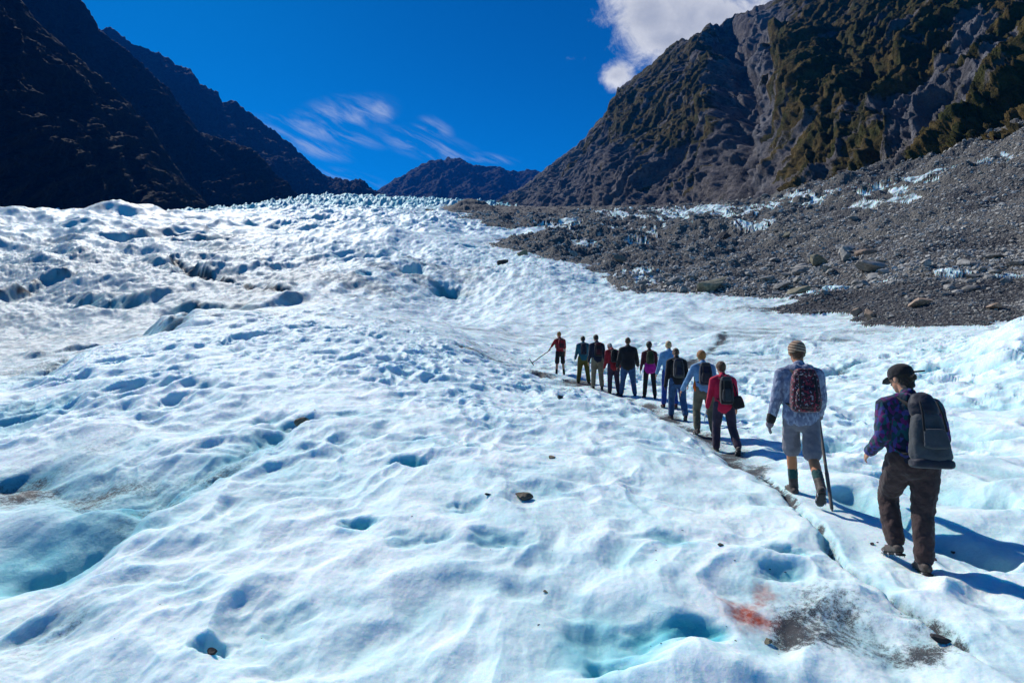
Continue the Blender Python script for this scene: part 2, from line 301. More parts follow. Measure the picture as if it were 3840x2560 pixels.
TRAIL = np.array([((px-CX)/F*y, y, CZ-(py-CY)/F*y) for px, py, y in [(2000, 1375, 23.5), (2100, 1405, 20.4), (2188, 1430, 18.4), (2240, 1455, 16.9), (2300, 1476, 16.2), (2355, 1487, 15.8), (2436, 1493, 15.1), (2510, 1528, 13.6), (2540, 1568, 12.4),
                  (2640, 1632, 10.7), (2715, 1680, 9.7), (2850, 1775, 7.7), (3003, 1858, 6.1), (3200, 1975, 5.2), (3425, 2122, 4.4), (3560, 2240, 3.9)]])
def relief(X, Y):
    X = np.asarray(X, float); Y = np.asarray(Y, float)
    if X.size <= 60000: return relief_part(X, Y)
    n = -(-X.size//50000); r = [relief_part(a, b) for a, b in zip(np.array_split(X.ravel(), n), np.array_split(Y.ravel(), n))]
    return tuple(np.concatenate([q[k] for q in r]).reshape(X.shape) for k in range(5))
def relief_part(X, Y):
    """height and ground cover (blue, dirt, red, debris) at plan positions"""
    X = np.asarray(X, float); Y = np.asarray(Y, float); shp = X.shape; X = X.ravel(); Y = Y.ravel()
    Yc = np.maximum(Y, 0.5); px = CX+F*X/Yc
    z = macro(X, Yc)
    wx = X+0.45*pn(X*.7, Y*.7, 91)+.10*pn(X*2.3, Y*2.3, 92); wy = Y+0.45*pn(X*.7+9, Y*.7, 93)+.10*pn(X*2.3, Y*2.3+5, 94)
    # debris
    lv = np.clip(np.log(Yc/9)/1.163, 0, 3.4)
    def ms(fn):
        """noise whose grain grows with distance, blended between four fixed scales"""
        r = 0
        for i_, s_ in enumerate((1.0, 3.2, 10.2, 32.8)):
            w_ = np.clip(1-np.abs(lv-i_), 0, 1) if i_ < 3 else np.clip(lv-2, 0, 1)
            r = r+w_*fn(X/s_, Y/s_, i_*5)
        return r
    wob = np.clip(Y/60, .3, 8)
    dm = sdpoly(X, Y, MOR)/wob + 2.2*ms(lambda a, b, i_: fbm(a/.6, b/.9, 40+i_, 4))
    deb = ss(dm, 0.6, -0.6)
    ice = np.zeros_like(X)
    for (cx, cy, a, b, p) in ICEW:
        e = np.hypot((X-cx)/a-(Y-cy)/Yc*0.0, (Y-cy)/b)
        ice = np.maximum(ice, ss(e+1.25*fbm(X/(a*.4), Y/(b*.5), int(p), 4), .85, 0.55))
    ice = ice*deb; deb0 = deb
    deb = deb*(1-ice)
    clean = 1-deb
    # --- glacier surface relief
    c1, c2 = cells(wx*1.15, wy*.95, 3)
    cups = ss(c1, 0, .75)
    c3, c4_ = cells(wx*2.4+7, wy*1.9, 5)
    cup2 = ss(c3, 0, .75)
    amp = ss(Y, .3, 3)*(1-ss(Y, 20, 55))
    soft = np.clip(.75+1.1*fbm(X*.22, Y*.22, 77, 2), .15, 1.5)
    rough = np.clip(.75+1.0*fbm(X*.3+3, Y*.3, 78, 2), .45, 1.3)
    gy = np.clip(Y/9, .8, 2.2)
    z = z + amp*((cups-.5)*0.095*soft + (cup2-.5)*0.08*rough*(1-ss(Y, 14, 32)))*gy + amp*0.10*fbm(wx*.45, wy*.5, 11, 3) + amp*.008*(.4+rough)*fbm(X*7, Y*6, 12, 3)*gy + amp*.008*rdg(wx*4.2, wy*3.2, 13, 2)*rough*gy*(1-ss(Y, 9, 20))
    z = z + amp*0.045*(.5-np.abs(fbm(wx*.9+40, wy*.9, 55, 2)))*soft
    a2 = ss(Y, 10, 34)*(1-ss(Y, 180, 420))*clean
    crest = np.exp(-((np.log(Yc)-np.log(np.clip(15+(px-0)*.024, 14, 42)))/.45)**2)*ss(px, 1750, 1300)
    a2 = a2*(1-.75*crest)
    z = z + a2*(.011*Y**.8)*fbm(X/(4+Y*.05), Y/(5+Y*.06), 21, 3) + a2*.10*rdg(X/4.5, Y/7.0, 23, 2)*np.clip(Y/60, .3, 1.5)
    am = ss(Y, 18, 34)*(1-ss(Y, 130, 220))*clean
    z = z+am*(.16*fbm(X/2.4, Y/3.2, 26, 3)+.07*(rdg((X*.86-Y*.5)/4, (X*.5+Y*.86)/1.3, 27, 2)-1)+.14*(ss(cells(X/2.6, Y/3.0, 29)[0], 0, .75)-.5))*np.clip(Y/55, .5, 2.2)*(1-.4*crest)
    a3 = ss(Y, 60, 140)*clean
    lw = ss(px, 1450, 800)*ss(Y, 26, 60)*(1-ss(Y, 260, 400))*(1-crest); ax_ = X*.86-Y*.5; ay_ = X*.5+Y*.86
    z = z+lw*np.clip(Y/90, .35, 2.2)*(1.35*(rdg(ax_/46, ay_/17, 24, 2, g=.35)-1.1)+.28*rdg(ax_/18, ay_/6, 25, 2))*(1-.5*ss(Y, 110, 240))
    z = z + a3*(.5+Y*.0065)*fbm(X/28, Y/32, 31, 3) + a3*.7*(rdg(X/18+Y/60, Y/26, 33, 3)-1.1)*np.clip(Y/250, .4, 2.0)
    a4 = ss(Y, 330, 620)*clean
    s1, s2 = cells(X/23+fbm(X/30, Y/30, 8, 2), Y/34+.6*fbm(X/50, Y/50, 9, 2), 35)
    z = z + a4*(10*np.minimum(s2-s1, .5)+8*rdg(X/42, Y/60, 36, 3)-9)
    a4b = ss(Y, 160, 260)*clean*ss(px, 900, 1100)*(1-ss(px, 1900, 2100))
    z = z + a4b*1.6*(rdg(X/13, Y/16, 37, 3)-1)
    blue = np.clip(.12*ss(fbm(X*.6, Y*.6, 61, 3), 0, .9)*ss(22-Y, 0, 18)+a4*.8+a3*.16*ss(fbm(X/30, Y/30, 62, 3), -.1, .8), 0, 1)
    lowc = np.maximum(ss(cups, .35, .0), .75*ss(cup2, .30, .0))*amp
    blue = np.maximum(blue, .42*lowc*np.clip(soft, 0, 1))
    # dirt: streaks running obliquely down the glacier
    def streak(a, b, i_):
        sx = a*.86-b*.5; sy = a*.5+b*.86
        return fbm(sx*.30+3, sy*1.7, 71+i_, 4)+.6*fbm(sx*1.0, sy*4.6, 72+i_, 3)
    st = ms(streak); big = ms(lambda a, b, i_: fbm(a/4, b/5, 73+i_, 3)); spk = ms(lambda a, b, i_: fbm(a*2.2, b*2.2, 79+i_, 3))
    leftmid = ss(px, 1700, 700)*ss(Y, 17, 40)*(1-ss(Y, 230, 360))*(1-.7*crest)
    mid = ss(Y, 14, 30)*(1-ss(Y, 110, 220))
    def thin(a, b, i_):
        sx = a*.86-b*.5; sy = a*.5+b*.86; return 1-np.abs(fbm(sx*.22+9, sy*1.3, 88+i_, 3))*4.5
    ln_ = ms(thin)
    dirt = ss(st+.7*big, .15, 1.1)*(.08+.32*leftmid+.24*mid)+.62*ss(ln_, .55, 1.0)*ss(spk+big, -.5, .6)*(leftmid+.6*mid+.04)
    dirt = dirt + .30*leftmid + .14*mid + .14*(leftmid+.6*mid)*ss(spk+big*.6, .15, .9)
    dirt = np.minimum(dirt, .5)
    # foreground grit films
    for (cx_, cy_, rx, ry, k) in FILM:
        e = ((X-cx_)/rx)**2+((Y-cy_)/ry)**2
        dirt = dirt + k*np.exp(-e*(.6+.9*np.clip(fbm(X*1.1, Y*1.1, 76, 3)+.5, 0, 2)))*(.45+.6*np.clip(fbm(X*2.2, Y*2.2, 74, 4)+.3, 0, 1.3))
    red = np.zeros_like(X)
    for (cx_, cy_, rx, ry, k) in REDS:
        e = np.hypot((X-cx_)/rx, (Y-cy_)/ry)
        red = red + k*ss(e+.45*fbm(X*6, Y*6, 75, 5), 1.1, .1)
    # features
    for (cx_, cy_, a, b, dep, bl, di) in PITW:
        m = (np.abs(X-cx_) < a*2.2) & (np.abs(Y-cy_) < b*2.2)
        if not m.any(): continue
        x_, y_ = X[m], Y[m]
        e = np.hypot((x_-cx_)/a, (y_-cy_)/b)+.42*fbm(x_/a*.75, y_/b*.75, int(abs(cx_)*13)+5, 3)
        k = 1-ss(e, -.1, 1.2); z[m] -= dep*k
        blue[m] = np.maximum(blue[m], bl*(1-ss(e, .5, 1.15)))
        dirt[m] += di*(1-ss(e, .0, .75))*(.5+.8*np.clip(fbm(x_/a*5, y_/b*5, 9, 3), 0, 1))
    for (P, hw, dep, bl, di) in GRV:
        lo = P.min(0)-6*hw; hi = P.max(0)+6*hw
        m = (X > lo[0]) & (X < hi[0]) & (Y > lo[1]) & (Y < hi[1])
        if not m.any(): continue
        x_, y_ = X[m], Y[m]; d, s_, tt = pdist(x_, y_, P)
        d = d+hw*.9*fbm(x_/(hw*6), y_/(hw*6), 15, 3); wv = .65+.7*np.clip(fbm(x_/(hw*12), y_/(hw*12), 16, 2)+.4, 0, 1)
        ends = ss(tt, 0, .06)*ss(1-tt, 0, .06)
        k = np.exp(-(np.maximum(d, 0)/hw)**2)*wv*ends; z[m] -= dep*k
        blue[m] = np.maximum(blue[m], bl*np.exp(-(np.maximum(d, 0)/(hw*1.8))**2)*ends)
        dirt[m] += di*np.exp(-(np.maximum(d, 0)/(hw*1.1))**2)*ends*(.4+.9*np.clip(fbm(x_/(hw*3), y_/(hw*3), 17, 3)+.2, 0, 1))
    for (P, H, bl, di, L) in SCP:
        lo = P.min(0)-L*3; hi = P.max(0)+L*3
        m = (X > lo[0]) & (X < hi[0]) & (Y > lo[1]) & (Y < hi[1])
        if not m.any(): continue
        x_, y_ = X[m], Y[m]; ch = P[-1]-P[0]; Lc = np.hypot(*ch); ch = ch/Lc; nn = np.array([-ch[1], ch[0]]); nn = nn if nn@(P.mean(0)) > 0 else -nn
        al_ = (P-P[0])@ch; o_ = np.argsort(al_); av = (x_-P[0, 0])*ch[0]+(y_-P[0, 1])*ch[1]
        s = (x_-P[0, 0])*nn[0]+(y_-P[0, 1])*nn[1]-np.interp(av, al_[o_], ((P-P[0])@nn)[o_]); tt = np.clip(av/Lc, 0, 1)
        s = s+H*.55*fbm(x_/(H*3.4), y_/(H*3.4), 18, 2)+H*.12*fbm(x_/(H*.8), y_/(H*.8), 18, 2)
        ends = ss(tt, 0, .15)*ss(1-tt, 0, .15)
        up = ss(s, -.3*H, 1.3*H)*np.exp(-np.maximum(s-H, 0)/L)*np.clip(.75+.9*fbm(x_/(H*5), y_/(H*5), 28, 2), .3, 1.3)
        z[m] += H*up*ends-.25*H*np.exp(-(s/(H*.9))**2)*ends
        face = np.exp(-((s-.3*H)/(H*.6))**2)*ends
        blue[m] = np.maximum(blue[m], bl*face)
        cr = ss(rdg((x_+.5*y_)/(H*2.2), y_/(H*7), 19, 2), 1.1, 1.42)
        z[m] -= H*.14*cr*face
        dirt[m] += di*face*(.05+.8*cr)+di*.25*np.exp(-((s-1.1*H)/(H*.5))**2)*ends*ss(fbm(x_/H, y_/H, 20, 3), -.1, .7)
    # the trodden line the walkers follow
    lo = TRAIL.min(0)-2; hi = TRAIL.max(0)+2; m = (X > lo[0]) & (X < hi[0]) & (Y > lo[1]) & (Y < hi[1])
    if m.any():
        d, s_, tt = pdist(X[m], Y[m], TRAIL[:, :2]); seg = np.hypot(*(np.diff(TRAIL[:, :2], axis=0).T)); cu = np.concatenate([[0], np.cumsum(seg)])/seg.sum()
        zt = np.interp(tt, cu, TRAIL[:, 2]); k = np.exp(-(d/np.clip(Y[m]*.055, .32, .75))**2)*ss(tt, 0, .04)*ss(1-tt, 0, .04)
        z[m] = z[m]*(1-k)+(zt+.30*(z[m]-macro(X[m], Yc[m])))*k
        dirt[m] += .45*k*ss(fbm(X[m]*1.6, Y[m]*1.1, 95, 4), -.1, .7)*ss(Y[m], 6, 9)
    # --- moraine relief
    zz = 1.5*fbm(X/17, Y/14, 81, 4)+.22*fbm(X/3, Y/3, 82, 3)+.10*rdg(X/1.3, Y/1.3, 83, 2)
    k = deb0*np.clip(Y/70, .25, 2.5)*ss(dm, .5, -3)*(1-.65*ice)
    z = z + k*zz + deb0*.15
    for (hx, hy, ha, hb, hh_) in SWELL:
        z = z+hh_*np.exp(-((X-hx)/ha)**2-((Y-hy)/hb)**2)
    for (hx, hy, ha, hh_) in HUMP:
        e = np.hypot((X-hx)/ha, (Y-hy)/(ha*1.2)); z = z + hh_*(1-ss(e, 0, 1.2))
    z = z + ice*(.22+.22*fbm(X/3.5, Y/4.5, 84, 3))*np.clip(Y/90, .3, 2.2)
    blue = np.maximum(blue, ice*.15*ss(fbm(X/4, Y/4, 85, 3), -.3, .5)); dirt = dirt+ice*.75*ss(fbm(X/3, Y/2, 86, 4), -.4, .6)
    edge = np.exp(-(dm/1.6)**2)*(1-deb)
    dirt = dirt + edge*.45*np.clip(fbm(X*.9, Y*.9, 87, 3)+.4, 0, 1)
    return (z.reshape(shp), np.clip(blue, 0, 1).reshape(shp), np.clip(dirt, 0, 1).reshape(shp), np.clip(red, 0, 1).reshape(shp), deb.reshape(shp))
def blobs(lst):
    out = []
    for (px, py, hw, ratio, k) in lst:
        x, y = at(px, py); a = hw/F*y; out.append((x, y, a, a*ratio, k))
    return out
FILM = blobs([(3080, 2330, 190, .9, 1.0), (3000, 2380, 160, .5, .7), (3480, 2370, 110, 1.2, .5), (3480, 2480, 70, .8, .9), (120, 2400, 230, 1, .42), (300, 1700, 260, 1, .30), (700, 1850, 130, 1, .3), (60, 1850, 150, .6, .9), (430, 1930, 120, .8, .45),
              (1150, 1600, 90, 1, .3), (2350, 1520, 240, 1, .3), (2080, 1460, 130, 1, .55), (1900, 1350, 220, 1, .35), (2550, 1620, 160, .8, .3), (600, 2170, 160, .8, .22), (3650, 1800, 160, 1, .3), (3400, 1600, 130, .8, .25), (3200, 1290, 200, 1, .2),
              (2780, 1160, 130, 1, .5), (2650, 1230, 160, 1, .35), (3150, 2130, 60, .6, .3)])
REDS = blobs([(2795, 2290, 105, 1.25, 1.0), (2850, 2210, 70, 1.6, .6)])
SWELL = []
for (px, py, hw, ratio, h_) in [(1690, 1110, 190, 1.6, -2.6), (1230, 1060, 190, 1.2, 1.6), (1500, 1010, 110, 1.4, 1.6), (2000, 1040, 160, 1.3, 1.6), (2650, 2520, 300, .35, .09), (2330, 2570, 140, .3, .05), (1430, 900, 120, 1.2, 3), (1050, 930, 200, .8, 3.5), (480, 800, 150, .5, 7), (60, 800, 120, .4, 4), (300, 960, 200, .5, 2.5),
                              (2450, 1230, 180, .8, .5), (2950, 1290, 200, .6, .5), (2700, 1290, 90, .7, .5), (150, 1980, 260, .35, .22), (3700, 1330, 200, .7, .4), (3650, 1750, 250, .5, .12), (250, 1640, 260, .4, .16)]:
    x, y = at(px, py); SWELL.append((x, y, hw/F*y, hw/F*y*ratio*1.5, h_))
HUMP = []
for (px, py, hw, h_) in [(2060, 905, 105, 5.0), (2230, 885, 70, 4.0), (1760, 790, 120, 10)]:
    x, y = at(px, py); HUMP.append((x, y, hw/F*y, h_))
def ground(x, y): return float(relief(np.array([x]), np.array([y]))[0][0])

# ---------------------------------------------------------------- scene helpers
def tag(o, label=None, cat=None, group=None, kind=None):
    for k, v in (('label', label), ('category', cat), ('group', group), ('kind', kind)):
        if v: o[k] = v
    return o
def mesh_np(name, co, faces, mat=None, parent=None, smooth=True, attrs=None):
    me = bpy.data.meshes.new(name); n = len(faces); k = faces.shape[1]
    me.vertices.add(len(co)); me.vertices.foreach_set('co', np.ascontiguousarray(co, np.float32).ravel())
    me.loops.add(n*k); me.loops.foreach_set('vertex_index', np.ascontiguousarray(faces, np.int32).ravel())
    me.polygons.add(n); me.polygons.foreach_set('loop_start', np.arange(0, n*k, k, dtype=np.int32))
    me.update(calc_edges=True); me.polygons.foreach_set('use_smooth', np.full(n, smooth))
    for a, v in (attrs or {}).items():
        at_ = me.attributes.new(a, 'FLOAT', 'POINT'); at_.data.foreach_set('value', np.ascontiguousarray(v, np.float32).ravel())
    o = bpy.data.objects.new(name, me); COL.objects.link(o)
    if mat: me.materials.append(mat)
    if parent: o.parent = parent
    return o
def gridfaces(nu, nv):
    a = np.arange((nu-1)*nv).reshape(nu-1, nv)[:, :-1].ravel()
    return np.stack([a, a+nv, a+nv+1, a+1], 1)
def material(name):
    m = bpy.data.materials.new(name); m.use_nodes = True; t = NT(m.node_tree)
    b = t.n('ShaderNodeBsdfPrincipled'); o = t.n('ShaderNodeOutputMaterial'); t.l(b.outputs[0], o.inputs[0])
    return m, t, b

# ---------------------------------------------------------------- ice, moraine and rock materials
def ice_material():
    m, t, b = material('glacier_ice')
    co = t.n('ShaderNodeTexCoord').outputs['Object']; blue = t.attr('blue'); dirt = t.attr('dirt'); red = t.attr('red')
    n1 = t.noise(co, 1.4, 5, .6); n2 = t.noise(co, 22, 6, .7); n3 = t.noise(co, 140, 3, .7); nb = t.noise(co, .12, 6, .65)
    base = t.mix(t.ramp(n1, .3, .7), (.58, .80, .81), (.80, .905, .895))
    base = t.mix(t.math('MULTIPLY', t.ramp(n2, .42, .62), .28), base, (.46, .66, .74))
    base = t.mix(t.math('MULTIPLY', t.ramp(n3, .50, .62), .30), base, (.95, .97, .97))
    bl = t.math('MULTIPLY', blue, t.ramp(n1, .1, .75, .7, 1.15), clamp=True)
    base = t.mix(bl, base, (.12, .50, .58))
    # grit: a film plus separate grains
    g1 = t.ramp(t.noise(co, 60, 4, .75), .66, .44)
    grain = t.math('MULTIPLY', t.ramp(t.math('ADD', n2, t.math('MULTIPLY', dirt, .42)), .58, .82), t.ramp(t.math('ADD', n3, t.math('MULTIPLY', dirt, .3)), .5, .7))
    film = t.math('MULTIPLY', t.math('MINIMUM', dirt, .62), t.ramp(t.math('ADD', n2, nb), .7, 1.25, .35, 1.0), clamp=True)
    base = t.mix(t.math('MULTIPLY', film, .8), base, (.15, .19, .22))
    base = t.mix(t.math('MULTIPLY', grain, t.ramp(dirt, .02, .5), clamp=True), base, (.055, .06, .066))
    base = t.mix(t.math('MULTIPLY', red, t.ramp(n2, .25, .6, .55, 1.0), clamp=True), base, (.36, .075, .045))
    t.l(base, b.inputs['Base Color'])
    t.l(t.ramp(n2, .3, .7, .5, .8), b.inputs['Roughness']); b.inputs['IOR'].default_value = 1.31
    b.inputs['Specular IOR Level'].default_value = .30
    b.inputs['Subsurface Weight'].default_value = 0.6; b.inputs['Subsurface Radius'].default_value = (.12, .55, 1.0)
    b.inputs['Subsurface Scale'].default_value = .16
    h = t.math('ADD', t.math('MULTIPLY', n2, .6), t.math('MULTIPLY', n3, .22))
    bb = t.bump(h, .5, .026)
    h2 = t.noise(co, 3.5, 5, .65); bb2 = t.bump(h2, .22, .10, bb)
    h3 = t.noise(co, .5, 6, .6); bb3 = t.bump(h3, .12, .6, bb2)
    t.l(bb3, b.inputs['Normal'])
    return m
def debris_material():
    m, t, b = material('moraine_debris')
    co = t.n('ShaderNodeTexCoord').outputs['Object']
    n1 = t.noise(co, .08, 5, .6); n2 = t.noise(co, 1.6, 6, .7)
    v = t.n('ShaderNodeTexVoronoi'); t.l(co, v.inputs['Vector']); v.inputs['Scale'].default_value = 2.6; v.inputs['Randomness'].default_value = 1
    v2 = t.n('ShaderNodeTexVoronoi'); t.l(co, v2.inputs['Vector']); v2.inputs['Scale'].default_value = 6.5
    sepc = t.n('ShaderNodeSeparateColor'); t.l(v.outputs['Color'], sepc.inputs[0]); sepd = t.n('ShaderNodeSeparateColor'); t.l(v2.outputs['Color'], sepd.inputs[0])
    base = t.mix(t.ramp(n1, .35, .65), (.085, .082, .082), (.125, .118, .105))
    base = t.mix(t.ramp(sepc.outputs[0], .5, 1.0, 0, .8), base, (.22, .21, .19))
    base = t.mix(t.ramp(sepd.outputs[1], .3, 1.0, 0, .6), base, (.05, .05, .054))
    base = t.mix(t.ramp(n2, .45, .75, 0, .6), base, (.15, .14, .12))
    nl = t.noise(t.mapping(co, (.05, .02, .05)), 1.0, 7, .65); base = t.mix(t.ramp(nl, .46, .62, 0, .6), base, (.15, .142, .122)); base = t.mix(t.ramp(nl, .5, .36, 0, .6), base, (.055, .055, .06))
    base = t.mix(t.math('MULTIPLY', t.attr('slate'), .85), base, (.035, .036, .042))
    t.l(base, b.inputs['Base Color']); b.inputs['Roughness'].default_value = .9
    h = t.math('SUBTRACT', t.math('MULTIPLY', n2, .5), t.math('ADD', v.outputs['Distance'], t.math('MULTIPLY', v2.outputs['Distance'], .4)))
    t.l(t.bump(h, 1.0, .35), b.inputs['Normal'])
    return m
def rock_material(name, dark, light, scale=3.0):
    m, t, b = material(name)
    co = t.n('ShaderNodeTexCoord').outputs['Object']; inf = t.n('ShaderNodeObjectInfo').outputs['Random']
    rnd = t.attr('tone')
    n = t.noise(co, scale, 6, .65); n2 = t.noise(co, scale*6, 4, .6)
    base = t.mix(t.ramp(n, .3, .7), dark, light)
    base = t.mix(t.math('MULTIPLY', t.ramp(n2, .5, .7), .4), base, tuple(c*.5 for c in dark))
    br = t.math('ADD', t.math('MULTIPLY', inf, .5), t.math('ADD', .6, t.math('MULTIPLY', rnd, .7)))
    mm = t.n('ShaderNodeVectorMath', operation='SCALE'); t.l(base, mm.inputs[0]); t.l(br, mm.inputs['Scale'])
    t.l(mm.outputs[0], b.inputs['Base Color']); b.inputs['Roughness'].default_value = .85
    t.l(t.bump(t.math('ADD', n, t.math('MULTIPLY', n2, .3)), .6, .08), b.inputs['Normal'])
    return m
M_ICE = ice_material(); M_DEB = debris_material()
M_ROCK = rock_material('grey_schist', (.18, .177, .165), (.43, .415, .375)); M_TAN = rock_material('tan_rock', (.24, .17, .12), (.42, .31, .23)); M_OLV = rock_material('olive_rock', (.16, .15, .09), (.32, .29, .2))
M_BLK = rock_material('black_slate', (.02, .02, .022), (.05, .048, .05)); M_BRN = rock_material('brown_rock', (.10, .08, .05), (.22, .18, .12))

# ---------------------------------------------------------------- the ice and the moraine, one surface split by what covers it
pxg = np.concatenate([np.linspace(-1700, -60, 90, endpoint=False), np.linspace(-60, 3900, 1360, endpoint=False), np.linspace(3900, 5600, 90)])
lyg = np.concatenate([np.linspace(math.log(.9), math.log(2.6), 90, endpoint=False), np.linspace(math.log(2.6), math.log(30), 560, endpoint=False), np.linspace(math.log(30), math.log(420), 560, endpoint=False), np.linspace(math.log(420), math.log(1290), 190)])
yg = np.exp(lyg)
PX, YG = np.meshgrid(pxg, yg, indexing='ij'); XG = (PX-CX)/F*YG
Zg, Bg, Dg, Rg, DEBg = relief(XG, YG)
co = np.stack([XG, YG, Zg], -1).reshape(-1, 3); fc = gridfaces(len(pxg), len(yg))
dm = DEBg.ravel()[fc].mean(1) > .5
def submesh(mask, co, attrs):
    f = fc[mask]; used = np.unique(f); rem = np.zeros(len(co), np.int64); rem[used] = np.arange(len(used))
    return co[used], rem[f], {k: v.ravel()[used] for k, v in attrs.items()}
c_, f_, a_ = submesh(~dm, co, dict(blue=Bg, dirt=Dg, red=Rg))
bx = np.linspace(-70, 70, 60); by = np.linspace(-60, .93, 50)
BX, BY = np.meshgrid(bx, by, indexing='ij'); BZ = -.03+.05*fbm(BX*.5, BY*.5, 5, 3)-.02*np.abs(BX)*0
bc = np.stack([BX, BY, BZ], -1).reshape(-1, 3); bf = gridfaces(60, 50)+len(c_)
zero = np.zeros(len(bc))
c_ = np.vstack([c_, bc]); f_ = np.vstack([f_, bf]); a_ = {k: np.concatenate([v, zero]) for k, v in a_.items()}
glacier = mesh_np('glacier', c_, f_, M_ICE, attrs=a_); tag(glacier, 'white and blue glacier ice rising up the valley', kind='structure')
SL = line([(2860, 1165), (3000, 1120), (3200, 1110), (3500, 1060), (3860, 1040), (3900, 1190), (3700, 1240), (3300, 1240)])
slate = ss(sdpoly(XG.ravel(), YG.ravel(), SL)/6+.9*fbm(XG.ravel()/6, YG.ravel()/8, 6, 4), .6, -.5)
c_, f_, a_ = submesh(dm, co, dict(slate=slate))
moraine = mesh_np('moraine_slope', c_, f_, M_DEB, attrs=a_); tag(moraine, 'slope of grey broken rock along the right edge of the ice', kind='structure')

# ---------------------------------------------------------------- mountains
def interp_line(P, n, key=0):
    P = np.array(P, float); s = np.linspace(P[0, 0], P[-1, 0], n)
    return np.stack([s, np.interp(s, P[:, 0], P[:, 1]), np.interp(s, P[:, 0], P[:, 2])], 1)
def to3(P): return np.stack([(P[:, 0]-CX)/F*P[:, 2], P[:, 2], CZ-(P[:, 1]-CY)/F*P[:, 2]], 1)
def mountain(name, label, ridge, base, nu, nv, mat, seed, amp, gully, carve=None, jag=1.0, profile=0.0, masks=None, shear=0.0):
    r = to3(interp_line(ridge, nu)); b = to3(interp_line(base, nu))
    tv = np.linspace(0, 1.3, nv); S = np.linspace(0, 1, nu)
    T = np.tile(tv, (nu, 1)); SS = np.tile(S[:, None], (1, nv))
    P = np.zeros((nu, nv, 3)); Tc = np.minimum(T, 1)
    P = b[:, None]*(1-Tc[..., None])+r[:, None]*Tc[..., None]
    P[..., 2] -= profile*np.sin(Tc*np.pi)*(r[:, None, 2]-b[:, None, 2])
    back = np.maximum(T-1, 0); hd = (r-b)*[1, 1, 0]; hl = np.linalg.norm(hd, axis=1)[:, None]; hdn = hd/hl
    P[..., 0] += back*hl*1.6*hdn[:, None, 0]; P[..., 1] += back*hl*1.6*hdn[:, None, 1]; P[..., 2] -= back*(r[:, None, 2]-b[:, None, 2])*1.3
    al = np.concatenate([[0], np.cumsum(np.linalg.norm(np.diff((r+b)/2, axis=0), axis=1))])[:, None]*np.ones((1, nv))
    sl = np.linalg.norm(r-b, axis=1)[:, None]*T
    du = np.gradient(P, axis=0); dv = np.gradient(P, axis=1); N = np.cross(du, dv); N /= np.linalg.norm(N, axis=2, keepdims=True)+1e-9
    if N[..., 2].mean() < 0: N = -N
    wx = al+shear*sl+amp*2.2*fbm(al/(gully*3), sl/(gully*3), seed+50, 3)
    d = amp*.8*(rdg(wx/gully, sl/(gully*2.6), seed, 5, g=.5)-1.2)+amp*1.2*fbm(al/(gully*2.5), sl/(gully*3), seed+9, 5)+amp*.16*rdg(al/(gully*.22), sl/(gully*.3), seed+12, 4)+amp*.42*(rdg((al-1.0*sl)/(gully*.6), sl/(gully*3.2), seed+14, 4)-1)
    lc1, lc2 = cells((al+3*fbm(al/12, sl/12, seed+30, 2))/(gully*.12), sl/(gully*.12), seed+31)
    lumps = (.6-lc1)*(gully*.05)
    edge = np.clip(1-np.abs(T-1)/.12, 0, 1); d = d*(1-.85*edge*edge*(3-2*edge))
    attrs = {}
    if masks: carve_d, attrs = masks(SS, T, P, al, sl); d = d+carve_d*(1-.7*edge)+lumps*np.clip(attrs['veg'], 0, 1)*1.1
    else: d = d+lumps
    P = P+N*d[..., None]
    jn = jag*(rdg(al/(gully*.5), al*0+seed, seed+20, 4, g=.6)-1.0)*edge
    P[..., 2] += jn*amp*.35
    attrs['relief'] = d/amp
    o = mesh_np(name, P.reshape(-1, 3), gridfaces(nu, nv), mat, attrs=attrs); tag(o, label, kind='structure')
    return o
def mountain_material(name, rock, rock2, veg, veg2, vegamt, scale):
    m, t, b = material(name)
    co = t.n('ShaderNodeTexCoord').outputs['Object']; g = t.n('ShaderNodeNewGeometry')
    n1 = t.noise(co, .004*scale, 7, .6); n2 = t.noise(co, .03*scale, 7, .7, .3); n3 = t.noise(co, .16*scale, 6, .75)
    vm = t.attr('veg'); sc = t.attr('scree'); rel = t.attr('relief')
    rk = t.mix(t.ramp(n2, .32, .68), rock, rock2); rk = t.mix(t.math('MULTIPLY', t.ramp(n3, .48, .62), .55), rk, tuple(c*.45 for c in rock))
    rk = t.mix(t.math('MULTIPLY', sc, t.ramp(n3, .3, .6, .5, 1)), rk, (.20, .205, .23))
    vo = t.n('ShaderNodeTexVoronoi'); t.l(co, vo.inputs['Vector']); vo.inputs['Scale'].default_value = .14*scale; s5 = t.n('ShaderNodeSeparateColor'); t.l(vo.outputs['Color'], s5.inputs[0])
    vg = t.mix(t.ramp(t.math('ADD', n2, t.math('MULTIPLY', t.math('SUBTRACT', s5.outputs[0], .5), .3)), .38, .62), veg, veg2); vg = t.mix(t.math('MULTIPLY', t.ramp(n3, .42, .6), .7), vg, tuple(c*.4 for c in veg))
    f = t.math('ADD', t.math('ADD', t.math('MULTIPLY', vm, 1.0), vegamt-.5+(.15 if vegamt < .6 else 0)), t.math('ADD', t.math('MULTIPLY', t.math('SUBTRACT', n2, .5), 1.6), t.math('MULTIPLY', t.math('SUBTRACT', n3, .5), 1.1)))
    base = t.mix(t.ramp(f, .32, .62), rk, vg)
    t.l(base, b.inputs['Base Color']); b.inputs['Roughness'].default_value = 1; b.inputs['Specular IOR Level'].default_value = .1
    h = t.math('ADD', n2, t.math('MULTIPLY', n3, .45)); t.l(t.bump(h, 1.0, 9/scale), b.inputs['Normal'])
    return m
M_E = mountain_material('right_mountain_rock_and_scrub', (.075, .074, .084), (.21, .19, .185), (.058, .062, .018), (.125, .088, .030), .55, 1.0)
